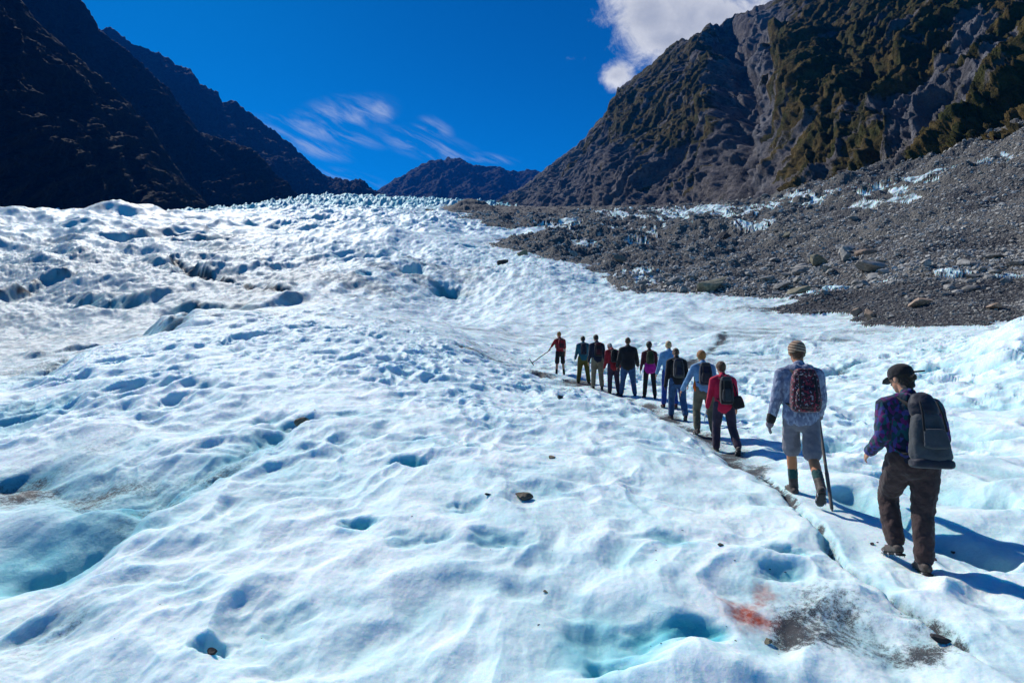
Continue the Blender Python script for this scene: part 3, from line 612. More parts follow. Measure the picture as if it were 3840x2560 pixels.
M_L = mountain_material('dark_cliff_rock_and_bush', (.005, .0055, .005), (.009, .009, .008), (.003, .005, .0025), (.005, .006, .003), .62, 1.0)
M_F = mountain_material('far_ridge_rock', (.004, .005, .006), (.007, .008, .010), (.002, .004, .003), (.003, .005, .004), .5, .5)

RIDGE_E = [(1857, 759, 1350), (1984, 683, 1300), (2067, 619, 1260), (2144, 568, 1230), (2207, 510, 1200), (2214, 485, 1200), (2252, 440, 1180), (2281, 415, 1170), (2290, 376, 1165), (2313, 357, 1150), (2318, 327, 1150), (2335, 322, 1140), (2384, 288, 1120), (2449, 240, 1080),
           (2500, 182, 1050), (2534, 154, 1030), (2608, 134, 1000), (2637, 122, 980), (2648, 100, 975), (2677, 83, 960), (2705, 80, 950), (2739, 57, 930), (2819, 34, 900), (2899, 0, 870), (3100, -90, 800), (3400, -170, 700), (3840, -240, 600), (4700, -420, 430), (5400, -520, 360)]
BASE_E = [(1780, 830, 1150), (2000, 830, 900), (2300, 835, 640), (2600, 830, 480), (2800, 790, 330), (3000, 750, 260), (3300, 680, 205), (3600, 600, 165), (3840, 530, 140), (4300, 420, 120), (5400, 300, 100)]
def e_masks(S, T, P, al, sl):
    X, Y, Z = P[..., 0], P[..., 1], P[..., 2]; px = CX+F*X/Y; py = CY-(Z-CZ)*F/Y      # measured on the undisplaced slope, then fixed to it
    wob = 60*fbm(sl/110, al/110, 3, 5)
    def track(pts, w0, w1):
        pts = np.array(pts, float); c = np.interp(py, pts[:, 1], pts[:, 0]); ww = np.interp(py, [pts[0, 1], pts[-1, 1]], [w0, w1])
        inside = ss(py, pts[0, 1]-60, pts[0, 1]+10)*(1-ss(py, pts[-1, 1]-10, pts[-1, 1]+60))
        return (px-c+wob)/ww, inside
    d = np.zeros_like(px); veg = np.zeros_like(px); scree = np.zeros_like(px)
    e, k = track([(2720, 90), (2740, 200), (2770, 400), (2790, 600), (2760, 760)], 60, 70); d -= 42*np.exp(-e*e)*k; veg -= .8*np.exp(-(e/1.2)**2)*k
    e, k = track([(2870, 60), (2850, 200), (2850, 400), (2840, 560), (2810, 740)], 34, 24); scree += .6*np.exp(-e*e)*k; veg -= .75*np.exp(-(e/1.1)**2)*k
    e, k = track([(2905, 120), (2920, 250), (2895, 420), (2900, 500)], 30, 40); scree += .5*np.exp(-e*e)*k; d -= 14*np.exp(-(e*1.2)**2)*k
    e, k = track([(2960, 150), (3060, 300), (3080, 450), (3060, 600), (2980, 760)], 90, 190); d += 34*np.exp(-e*e)*k; veg += .75*np.exp(-(e/1.25)**2)*k
    e, k = track([(3250, 260), (3290, 420), (3280, 520), (3200, 700)], 40, 40); d -= 20*np.exp(-e*e)*k
    e, k = track([(3700, 90), (3560, 240), (3450, 350), (3380, 480)], 80, 55); d -= 16*np.exp(-e*e)*k; veg -= .9*np.exp(-e*e)*k; scree += .45*np.exp(-e*e)*k
    e, k = track([(3800, 130), (3640, 310), (3500, 450), (3420, 520)], 30, 26); scree += .8*np.exp(-e*e)*k; veg -= .9*np.exp(-e*e)*k
    veg += .65*ss(px, 3350, 3650)*ss(py+(px-3500)*.5, 400, 500); veg += .55*ss(py, 420, 200)*ss(px, 2850, 3050); veg += .25*ss(px, 2900, 3200); veg += .62*ss(px, 2700, 2500)*ss(px, 2150, 2350)*ss(py, 620, 500)
    e, k = track([(2640, 130), (2660, 300), (2640, 460)], 60, 60); veg += .5*np.exp(-e*e)*k; d += 14*np.exp(-e*e)*k
    low = ss(py, 470, 640)*ss(px, 2830, 2780); veg -= .35*low
    veg -= .7*ss(py-(2300-px)*.55, 560, 660)*ss(px, 2300, 2150)
    scree += .30*ss(px, 2300, 2100)
    d = d*np.clip(Y/700, .3, 1.2)*ss(T, .02, .3)
    veg = veg+.9*fbm(sl/80, (al-.95*sl)/26, 44, 5); d = d+3*np.clip(-veg+.3, 0, 1)*(rdg((al-.95*sl)/30, sl/120, 45, 3)-1)*ss(T, .02, .2)
    return d, dict(veg=np.clip(veg, -1, 1.2), scree=np.clip(scree, 0, 1))
mountain('mountain_slope', 'sunlit steep rock mountainside with scrub and gullies', RIDGE_E, BASE_E, 900, 520, M_E, 5, 11, 62, jag=1.2, masks=e_masks, shear=-.55)
RA = [(-2400, -900, 260), (-1200, -700, 330), (-500, -420, 450), (75, 0, 620), (120, 60, 640), (230, 170, 680), (350, 262, 730), (470, 372, 790), (560, 470, 830), (640, 600, 880), (720, 720, 900), (800, 830, 920)]
BA = [(-2400, 900, 200), (-1200, 880, 260), (0, 860, 380), (400, 870, 480), (800, 860, 700)]
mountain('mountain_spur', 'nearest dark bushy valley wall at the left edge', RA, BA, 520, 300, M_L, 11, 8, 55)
RB = [(-300, -500, 1000), (310, 0, 1150), (379, 115, 1170), (459, 178, 1200), (551, 258, 1220), (631, 333, 1240), (689, 413, 1260), (746, 502, 1280), (800, 515, 1290), (878, 534, 1300), (964, 574, 1320), (1033, 649, 1330), (1091, 706, 1340), (1171, 786, 1350), (1260, 850, 1360)]
BB = [(-300, 850, 700), (400, 870, 800), (900, 860, 1000), (1260, 860, 1250)]
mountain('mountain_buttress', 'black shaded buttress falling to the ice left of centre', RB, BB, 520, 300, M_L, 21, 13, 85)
RC = [(0, -100, 2300), (300, 60, 2300), (379, 110, 2300), (408, 103, 2300), (442, 120, 2300), (488, 158, 2310), (574, 189, 2320), (608, 207, 2330), (654, 235, 2340), (712, 264, 2350), (746, 316, 2350), (815, 339, 2360), (832, 379, 2370), (867, 376, 2380), (953, 436, 2400), (1033, 494, 2420), (1079, 528, 2440), (1125, 574, 2460),
      (1211, 654, 2480), (1283, 674, 2500), (1315, 676, 2500), (1340, 668, 2500), (1359, 670, 2500), (1391, 702, 2500), (1417, 716, 2500), (1500, 800, 2500)]
BC = [(0, 850, 1500), (1000, 850, 1650), (1500, 850, 2100)]
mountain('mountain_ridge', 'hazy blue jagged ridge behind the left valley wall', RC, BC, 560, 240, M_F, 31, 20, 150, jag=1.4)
RD = [(1250, 800, 4300), (1380, 740, 4300), (1417, 715, 4300), (1455, 689, 4300), (1525, 648, 4300), (1595, 612, 4300), (1653, 593, 4300), (1669, 601, 4300), (1681, 590, 4300), (1723, 595, 4300), (1748, 612, 4300), (1806, 624, 4300), (1857, 624, 4300), (1946, 644, 4300), (1984, 637, 4300), (2022, 644, 4300), (2200, 700, 4300), (2500, 760, 4300)]
BD = [(1250, 850, 3200), (2500, 850, 3200)]
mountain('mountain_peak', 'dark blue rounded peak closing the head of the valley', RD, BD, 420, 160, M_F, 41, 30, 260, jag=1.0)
# ---------------------------------------------------------------- air
bm = bmesh.new(); bmesh.ops.create_cube(bm, size=1); me = bpy.data.meshes.new('haze'); bm.to_mesh(me); bm.free()
hz = bpy.data.objects.new('haze', me); COL.objects.link(hz); hz.scale = (9000, 6600, 1500); hz.location = (0, 2700, 700); tag(hz, 'thin blue air filling the valley', kind='stuff')
hm = bpy.data.materials.new('air'); hm.use_nodes = True; t = NT(hm.node_tree)
pv = t.n('ShaderNodeVolumePrincipled'); pv.inputs['Color'].default_value = (.012, .24, 1, 1); pv.inputs['Density'].default_value = 5e-5; pv.inputs['Anisotropy'].default_value = .1
o_ = t.n('ShaderNodeOutputMaterial'); t.l(pv.outputs[0], o_.inputs['Volume']); me.materials.append(hm)

# ---------------------------------------------------------------- rocks
def rock_shape(seed, flat=.6, cuts=11, sub=2):
    """an angular stone: a subdivided ball clipped by random planes"""
    rng = np.random.RandomState(seed); bm = bmesh.new(); bmesh.ops.create_icosphere(bm, subdivisions=sub, radius=1)
    v = np.array([q.co[:] for q in bm.verts]); f = np.array([[q.index for q in p.verts] for p in bm.faces]); bm.free()
    for _ in range(cuts):
        n = rng.normal(size=3); n /= np.linalg.norm(n); c = rng.uniform(.38, .72); d = v@n; m = d > c; v[m] -= (d[m]-c)[:, None]*n
    v *= np.array([rng.uniform(.8, 1.25), rng.uniform(.65, 1.0), flat*rng.uniform(.75, 1.2)])
    v += rng.normal(size=v.shape)*.012
    return v, f
RSH = [rock_shape(100+k) for k in range(14)]; RSM = [rock_shape(200+k, .65, 8, 1) for k in range(14)]
def place_rock(name, x, y, sx, sy, sz, seed, mat, label, group=None, sink=.25, rot=None, cat='rock', sub=3):
    v, f = rock_shape(seed, 1.0, 12, sub); rng = random.Random(seed)
    v = v/np.abs(v).max(0)*np.array([sx, sy, sz]); o = mesh_np(name, v, f, mat, smooth=False)
    a = rng.uniform(0, 6.28) if rot is None else rot[2]
    o.location = (x, y, ground(x, y)+sz*(1-2*sink)); o.rotation_euler = (rot[0], rot[1], a) if rot else (rng.uniform(-.15, .15), rng.uniform(-.15, .15), a)
    return tag(o, label, cat, group)
# rocks that can be told apart: point, half width px, height ratio, material, tilt, label
NAMED = [
 (1965, 1864, 36, .50, M_BRN, (0, .15, .1), 'brown angular stone in a hollow in the middle of the foreground ice', 'stone'),
 (795, 2448, 19, .95, M_BLK, (.1, .2, .3), 'black flat slate shard standing in the ice near the bottom left', 'stone'),
 (2072, 1712, 17, .38, M_BRN, (0, 0, .2), 'small flat brown stone higher up the ice beyond the brown angular stone', 'stone'),
 (1830, 1888, 13, .35, M_BLK, (0, 0, .2), 'small black flat chip just left of the brown angular stone', 'stone'),
 (2045, 2205, 12, .5, M_OLV, (0, .2, .2), 'small yellowish stone alone on the bare foreground ice', 'stone'),
 (2705, 2068, 13, .45, M_BLK, (0, 0, .4), 'small black stone on the ice left of the long crack', 'stone'),
 (2878, 2386, 20, .6, M_OLV, (0, .1, .7), 'yellowish grey pebble in grit below the red stain', 'stone'),
 (3530, 2440, 34, .5, M_BLK, (0, .15, -.5), 'dark stone wedged in the crack at the bottom right', 'stone'),
 (1140, 1602, 34, .6, M_BRN, (0, 0, .2), 'dark reddish stone in a blue hollow left of centre', 'stone'),
 (2100, 1502, 15, .6, M_BLK, (0, 0, .6), 'black stone on the grit band below the hikers at the front of the line', 'stone'),
 (3272, 2038, 12, .55, M_BLK, (0, 0, .6), 'black pebble left of the boots of the last hiker', 'stone'),
 (3505, 2084, 13, .5, M_BLK, (0, 0, .1), 'black pebble right of the boots of the last hiker', 'stone'),
 (3575, 2010, 12, .4, M_BLK, (0, 0, .5), 'black pebble in the groove right of the last hiker', 'stone'),
 (1965, 968, 26, .75, M_OLV, (0, 0, .2), 'rounded dark olive boulder at the tip of the rubble tongue', 'boulder'),
 (1880, 992, 30, .42, M_BLK, (0, -.3, .2), 'dark slab lying on the ice left of the rubble tongue', 'boulder'),
 (2700, 920, 48, .42, M_BLK, (0, -.35, .2), 'dark tilted slab halfway up the moraine', 'boulder'),
 (2670, 1092, 66, .42, M_OLV, (0, -.25, .1), 'long olive boulder at the foot of the moraine', 'boulder'),
 (2985, 1096, 52, .42, M_OLV, (0, -.3, .1), 'wedge shaped olive boulder beside the thin strip of ice', 'boulder'),
 (3210, 1192, 24, .95, M_TAN, (.2, .4, .2), 'left of the two upright tan boulders on the ice edge', 'boulder'),
 (3268, 1212, 30, .80, M_TAN, (-.1, -.5, .6), 'right of the two upright tan boulders on the ice edge', 'boulder'),
 (3455, 1178, 46, .42, M_TAN, (0, -.35, .1), 'pointed pinkish tan boulder on the dark shingle', 'boulder'),
 (3270, 1032, 66, .40, M_ROCK, (0, .25, .1), 'large grey slab leaning over a dark gap in the middle of the moraine', 'boulder'),
 (2990, 1014, 48, .50, M_ROCK, (0, -.15, .2), 'broad pale boulder left of the middle of the moraine', 'boulder'),
 (3060, 1004, 40, .60, M_OLV, (0, .1, .5), 'blocky olive boulder between the pale boulder and the grey slab', 'boulder'),
 (3172, 1006, 34, .80, M_ROCK, (.1, -.3, .6), 'upright split boulder just left of the large grey slab', 'boulder'),
 (3172, 955, 36, .60, M_ROCK, (.1, -.2, .1), 'grey boulder with a shaded side above the split boulder', 'boulder'),
 (3250, 966, 40, .42, M_TAN, (0, .2, .1), 'low tan boulder above the large grey slab', 'boulder'),
 (2150, 965, 22, .6, M_ROCK, (0, .2, .1), 'grey boulder on the rubble tongue near the olive boulder', 'boulder'),
 (2330, 1000, 34, .5, M_TAN, (0, .2, .1), 'reddish broken boulder at the lower end of the rubble tongue', 'boulder'),
 (2950, 905, 22, .5, M_OLV, (0, -.2, .4), 'olive boulder alone high on the middle moraine', 'boulder'),
 (3730, 1190, 30, .5, M_TAN, (0, .2, .3), 'tan boulder at the far right end of the dark shingle', 'boulder'),
]
for k, (px, py, hw, hr, mt, rt, lab, cat) in enumerate(NAMED):
    x, y = at(px, py); a = hw/F*y
    place_rock('stone' if cat == 'stone' else 'boulder', x, y, a, a*.75, a*hr, 900+k, mt, lab, sink=.22, rot=rt, cat=cat)
# countable boulders of the moraine
rng = np.random.RandomState(5); nb = 0; cand = []
def cand_points(n, lo=1700, hi=3950):
    px = rng.uniform(lo, hi, n); Y = np.exp(rng.uniform(math.log(28), math.log(420), n)); X = (px-CX)/F*Y
    z, _, _, _, dd = relief(X, Y); py = CY-(z-CZ)*F/Y
    return px, py, X, Y, z, dd
px_, py_, X_, Y_, Z_, D_ = cand_points(90000)
ok = (D_ > .9) & (py_ < 1260) & (py_ > 380)
px_, py_, X_, Y_, Z_ = (q[ok] for q in (px_, py_, X_, Y_, Z_))
belt = np.exp(-((py_-(1075-(px_-2500)*.06))/60)**2)*ss(px_, 2250, 2500)     # the coarse belt of blocks above the ice edge
done = 0; j = 0; src = {}
while done < 290 and j < len(px_):
    p = .10+.9*belt[j]
    if rng.rand() < p*.07:
        size = (rng.uniform(13, 36) if rng.rand() < belt[j] else rng.uniform(8, 17))/F*Y_[j]
        key = rng.randint(14)
        if key not in src:
            v, f = RSH[key]; o = mesh_np('boulder', v, f, M_ROCK, smooth=False); src[key] = o
        else:
            o = src[key].copy(); COL.objects.link(o)
        o.scale = (size, size*rng.uniform(.8, 1.1), size*rng.uniform(.7, 1.1)); o.rotation_euler = (rng.uniform(-.3, .3), rng.uniform(-.3, .3), rng.uniform(0, 6.28))
        o.location = (X_[j], Y_[j], Z_[j]+size*.22)
        big_ = 'big' if size*F/Y_[j] > 20 else 'middling' if size*F/Y_[j] > 12 else 'small'
        hz_ = 'left of the dark slab' if px_[j] < 2640 else 'between dark slab and pale boulder' if px_[j] < 2950 else 'around the large grey slab' if px_[j] < 3400 else 'right of the large grey slab'
        vt_ = 'high on the moraine' if py_[j] < 850 else 'halfway up the moraine' if py_[j] < 1000 else 'low on the moraine' if py_[j] < 1110 else 'on the dark shingle by the ice'
        tag(o, '%s %s boulder %s, %s' % (big_, 'flat' if o.scale[2] < .85*size else 'blocky', vt_, hz_), 'boulder', 'grey boulders strewn over the moraine'); done += 1
    j += 1
# the rubble nobody could count
def scatter(name, label, X, Y, Z, S, shapes, mat, seed):
    rg = np.random.RandomState(seed); V = []; Fc = []; T = []; off = 0
    for k, (v, f) in enumerate(shapes):
        idx = np.arange(k, len(X), len(shapes)); n = len(idx)
        if n == 0: continue
        a = rg.uniform(0, 6.28, n); c, s_ = np.cos(a), np.sin(a); q = np.zeros((n, len(v), 3)); sc = S[idx][:, None]
        st = rg.uniform(.7, 1.2, (n, 3))
        vx, vy, vz = v[None, :, 0]*st[:, :1], v[None, :, 1]*st[:, 1:2], v[None, :, 2]*st[:, 2:]
        q[..., 0] = (vx*c[:, None]-vy*s_[:, None])*sc+X[idx][:, None]; q[..., 1] = (vx*s_[:, None]+vy*c[:, None])*sc+Y[idx][:, None]; q[..., 2] = vz*sc+Z[idx][:, None]+.1*sc
        V.append(q.reshape(-1, 3)); Fc.append((f[None]+(np.arange(n)*len(v))[:, None, None]).reshape(-1, 3)+off); off += n*len(v)
        dk = ss(sdpoly(X[idx], Y[idx], SL)/6+.9*fbm(X[idx]/6, Y[idx]/8, 6, 4), .6, -.5); T.append(np.repeat(rg.uniform(0, 1, n)*(1-dk)-.42*dk, len(v)))
    o = mesh_np(name, np.vstack(V), np.vstack(Fc), mat, smooth=False, attrs=dict(tone=np.concatenate(T))); return tag(o, label, kind='stuff')
n = len(px_); keep = rng.rand(n) < .95
Xs, Ys, Zs, bs = X_[keep], Y_[keep], Z_[keep], belt[keep]
sz = (2.2+8.5*rng.rand(len(Xs))**6+2.5*rng.rand(len(Xs))+6.0*bs*rng.rand(len(Xs))**2)/F*Ys
scatter('moraine_rubble', 'grey stones covering the moraine slope', Xs, Ys, Zs, sz, RSM, M_ROCK, 3)
px2, py2, X2, Y2, Z2, D2 = cand_points(50000, 1650, 3900)
ok = (D2 > .1) & (D2 < .9) & (py2 > 400); sz = (1.5+3.5*rng.rand(ok.sum())**2)/F*Y2[ok]
scatter('edge_stones', 'loose stones along the edge of the ice', X2[ok], Y2[ok], Z2[ok], sz, RSM, M_ROCK, 4)
# dark pebbles melted into the ice
PEB = [(2460, 2075), (2462, 2120), (2425, 2020), (2870, 2095), (2885, 2130), (2755, 2110), (2440, 2375), (1840, 2070), (2072, 2068), (1890, 2058), (2760, 2410), (2920, 2425), (2300, 2470), (2320, 2455), (2285, 2535), (2220, 2530), (2480, 2400), (2725, 2345), (2580, 2405),
       (2975, 2070), (3380, 2320), (1680, 1530), (2020, 1535), (2015, 1528), (2240, 1600), (2190, 1565), (2340, 1610), (3290, 2030), (2020, 2340), (1545, 1960), (2560, 1995), (2945, 2140), (600, 2290), (980, 2350), (430, 2440), (1180, 1560)]
ps = None
for k, (px, py) in enumerate(PEB):
    x, y = at(px, py); s_ = rng.uniform(3, 6.5)/F*y
    if ps is None: v, f = RSM[2]; ps = mesh_np('pebble', v, f, M_BLK, smooth=False); o = ps
    else: o = ps.copy(); COL.objects.link(o)
    o.scale = (s_*1.3, s_, s_*.6); o.rotation_euler = (0, rng.uniform(-.2, .2), rng.uniform(0, 6)); o.location = (x, y, ground(x, y)+s_*.1)
    pl_ = ('below the last hiker' if px > 3150 else 'around the red stain' if px > 2540 and py > 1980 else 'beside the blue basin at the bottom' if py > 2360 and px > 1500 else 'right of the brown angular stone' if px > 2120 else 'around the brown angular stone' if px > 1500 else 'on the left half of the ice')
    tag(o, 'tiny black pebble melted into the ice '+pl_, 'pebble', 'tiny black pebbles on the ice')

# ---------------------------------------------------------------- cloth, skin and pack materials
_mc = {}
def cloth(name, c1, c2=None, scale=9, bump=.4, rough=.85, kind='noise'):
    if name in _mc: return _mc[name]
    m, t, b = material(name); co = t.n('ShaderNodeTexCoord').outputs['Object']; c2 = c2 or tuple(v*.72 for v in c1)
    n = t.noise(co, scale, 5, .6); f = t.ramp(n, .35, .65)
    if kind == 'stripe':
        sp = t.n('ShaderNodeSeparateXYZ'); t.l(co, sp.inputs[0])
        w_ = t.math('SINE', t.math('MULTIPLY', t.math('ADD', sp.outputs[2], t.math('MULTIPLY', sp.outputs[0], .25)), 190)); f = t.ramp(w_, -.3, .3)
    base = t.mix(f, c1, c2)
    if kind == 'plaid':
        v = t.n('ShaderNodeTexVoronoi'); t.l(t.mapping(co, (1, 1, .55), (0, .3, .6)), v.inputs['Vector']); v.inputs['Scale'].default_value = 42
        s3 = t.n('ShaderNodeSeparateColor'); t.l(v.outputs['Color'], s3.inputs[0])
        base = t.mix(t.ramp(s3.outputs[0], .66, .72), base, (.11, .015, .11)); base = t.mix(t.ramp(s3.outputs[1], .70, .75), base, (.008, .07, .09)); base = t.mix(t.ramp(s3.outputs[2], .80, .84), base, (.05, .05, .20))
    if kind == 'graphic':
        v = t.n('ShaderNodeTexVoronoi'); t.l(co, v.inputs['Vector']); v.inputs['Scale'].default_value = 75; v.feature = 'F1'
        s3 = t.n('ShaderNodeSeparateColor'); t.l(v.outputs['Color'], s3.inputs[0]); nn = t.noise(co, 7, 4, .6)
        base = t.mix(t.ramp(t.math('ADD', s3.outputs[0], t.math('MULTIPLY', nn, .5)), 1.10, 1.16), base, (.30, .26, .30)); base = t.mix(t.ramp(t.math('ADD', s3.outputs[1], t.math('MULTIPLY', nn, .4)), .95, 1.0), base, (.20, .015, .035))
    if kind == 'check':
        v = t.n('ShaderNodeTexVoronoi'); t.l(t.mapping(co, (1.6, 1.6, .8), (.2, .5, .4)), v.inputs['Vector']); v.inputs['Scale'].default_value = 30; s3 = t.n('ShaderNodeSeparateColor'); t.l(v.outputs['Color'], s3.inputs[0])
        base = t.mix(t.ramp(s3.outputs[0], .45, .8, 0, .7), base, (.34, .38, .48)); n4 = t.noise(co, 16, 3, .6); base = t.mix(t.ramp(n4, .6, .7, 0, .6), base, (.05, .06, .10))
    t.l(base, b.inputs['Base Color']); b.inputs['Roughness'].default_value = rough; b.inputs['Specular IOR Level'].default_value = .25
    if 'Sheen Weight' in b.inputs: b.inputs['Sheen Weight'].default_value = .15
    n2 = t.noise(co, 28, 4, .6); t.l(t.bump(t.math('ADD', n2, t.math('MULTIPLY', n, 1.5)), bump, .012), b.inputs['Normal'])
    _mc[name] = m; return m
SKIN = cloth('skin', (.50, .25, .15), (.42, .19, .11), 6, .1, .55); TAN_SKIN = cloth('sunburnt_skin', (.50, .20, .09), (.42, .16, .07), 6, .1, .55)
DARKHAIR = cloth('dark_hair', (.018, .012, .009), (.035, .022, .014), 60, .9, .5); BROWNHAIR = cloth('brown_hair', (.07, .03, .015), (.11, .05, .02), 60, .9, .5)
GINGER = cloth('ginger_hair', (.26, .09, .02), (.40, .17, .04), 60, .9, .5); BLOND = cloth('blond_hair', (.36, .22, .10), (.46, .30, .14), 60, .9, .5); GREYHAIR = cloth('grey_hair', (.32, .26, .22), (.42, .36, .32), 60, .9, .5)
BOOT = cloth('boot_leather', (.045, .032, .025), (.09, .07, .06), 20, .5, .6); STEEL = cloth('crampon_steel', (.30, .30, .31), (.45, .45, .46), 20, .1, .4)
STRAP = cloth('black_webbing', (.012, .012, .014)); WOOD = cloth('worn_wood', (.10, .085, .08), (.17, .14, .125), 14, .3, .6); METAL = cloth('dull_metal', (.12, .12, .13), (.2, .2, .21), 14, .1, .4)

# ---------------------------------------------------------------- lofted shapes fused by voxels into one surface
class Shape:
    def __init__(s): s.V = []; s.F = []
    def loft(s, pts, rad, side=(1, 0, 0), n=14, cap=True):
        pts = [Vector(p) for p in pts]; rad = [(r, r) if not isinstance(r, tuple) else r for r in rad]; side = Vector(side)
        T = []
        for i in range(len(pts)):
            a = pts[max(i-1, 0)]; b = pts[min(i+1, len(pts)-1)]; T.append((b-a).normalized())
        P, Rr, TT = list(pts), list(rad), list(T)
        if cap:
            for sgn, idx in ((-1, 0), (1, -1)):
                base, r, tg = pts[idx], rad[idx], T[idx]; m = min(r)
                ex = [(base+tg*sgn*m*math.sin(a), (r[0]*math.cos(a), r[1]*math.cos(a)), tg) for a in (R(35), R(62), R(82))]
                if sgn < 0: ex.reverse(); P = [e[0] for e in ex]+P; Rr = [e[1] for e in ex]+Rr; TT = [e[2] for e in ex]+TT
                else: P += [e[0] for e in ex]; Rr += [e[1] for e in ex]; TT += [e[2] for e in ex]
        o0 = len(s.V)
        for p, r, tg in zip(P, Rr, TT):
            sd = (side-tg*side.dot(tg))
            if sd.length < 1e-3: sd = Vector((0, 1, 0))-tg*tg.y
            sd.normalize(); ot = tg.cross(sd)
            for k in range(n):
                a = 2*math.pi*k/n; s.V.append(p+sd*math.cos(a)*r[0]+ot*math.sin(a)*r[1])
        for i in range(len(P)-1):
            for k in range(n):
                a = o0+i*n+k; b = o0+i*n+(k+1) % n; s.F.append((a, b, b+n, a+n))
        s.F.append(tuple(o0+k for k in reversed(range(n)))); s.F.append(tuple(o0+(len(P)-1)*n+k for k in range(n)))
        return s
    def ball(s, c, r, rot=None, n=14):
        c = Vector(c); r = Vector(r) if not isinstance(r, (int, float)) else Vector((r, r, r)); M = rot or Matrix.Identity(3); o0 = len(s.V); m = n//2
        for i in range(1, m):
            th = math.pi*i/m
            for k in range(n):
                a = 2*math.pi*k/n; s.V.append(c+M@Vector((math.sin(th)*math.cos(a)*r.x, math.sin(th)*math.sin(a)*r.y, math.cos(th)*r.z)))
        top = len(s.V); s.V.append(c+M@Vector((0, 0, r.z))); bot = len(s.V); s.V.append(c+M@Vector((0, 0, -r.z)))
        for i in range(m-2):
            for k in range(n):
                a = o0+i*n+k; b = o0+i*n+(k+1) % n; s.F.append((a, a+n, b+n, b))
        for k in range(n):
            s.F.append((top, o0+k, o0+(k+1) % n)); q = o0+(m-2)*n; s.F.append((bot, q+(k+1) % n, q+k))
        return s
    def box(s, c, h, rot=None, taper=1.0, rnd=.0):
        """rounded block: superellipse rings"""
        c = Vector(c); M = rot or Matrix.Identity(3); n = 20; o0 = len(s.V); Z = [-1, -.96, -.8, -.4, 0, .4, .8, .96, 1]
        for z in Z:
            k_ = (1-abs(z)**6*.28)*(1+(taper-1)*(z+1)/2)
            if abs(z) == 1: k_ *= .72
            for k in range(n):
                a = 2*math.pi*k/n; ca, sa = math.cos(a), math.sin(a); e = .5
                s.V.append(c+M@Vector((h[0]*k_*math.copysign(abs(ca)**e, ca), h[1]*k_*math.copysign(abs(sa)**e, sa), h[2]*z)))
        for i in range(len(Z)-1):
            for k in range(n):
                a = o0+i*n+k; b = o0+i*n+(k+1) % n; s.F.append((a, b, b+n, a+n))
        s.F.append(tuple(o0+k for k in reversed(range(n)))); s.F.append(tuple(o0+(len(Z)-1)*n+k for k in range(n)))
        return s
    def fuse(s, name, mat, parent=None, vox=.012, wrinkle=0.0, wscale=.08, it=4):
        me = bpy.data.meshes.new(name); me.from_pydata([v[:] for v in s.V], [], s.F); me.update()
        o = bpy.data.objects.new(name, me); COL.objects.link(o)
        m = o.modifiers.new('r', 'REMESH'); m.mode = 'VOXEL'; m.voxel_size = vox; m.use_smooth_shade = True
        q = o.modifiers.new('s', 'SMOOTH'); q.iterations = it; q.factor = .5
        if wrinkle:
            tx = bpy.data.textures.get('folds%g' % wscale) or bpy.data.textures.new('folds%g' % wscale, 'CLOUDS'); tx.noise_scale = wscale; tx.noise_depth = 3
            d = o.modifiers.new('d', 'DISPLACE'); d.texture = tx; d.strength = wrinkle; d.mid_level = .5; d.texture_coords = 'LOCAL'
        dg = bpy.context.evaluated_depsgraph_get(); dg.update(); nm = bpy.data.meshes.new_from_object(o.evaluated_get(dg)); o.modifiers.clear(); o.data = nm; bpy.data.meshes.remove(me); nm.name = name
        nm.materials.clear(); nm.materials.append(mat)
        if parent: o.parent = parent
        return o
    def plain(s, name, mat, parent=None):
        me = bpy.data.meshes.new(name); me.from_pydata([v[:] for v in s.V], [], s.F); me.update(); me.polygons.foreach_set('use_smooth', [True]*len(me.polygons)); me.materials.append(mat)
        o = bpy.data.objects.new(name, me); COL.objects.link(o)
        if parent: o.parent = parent
        return o

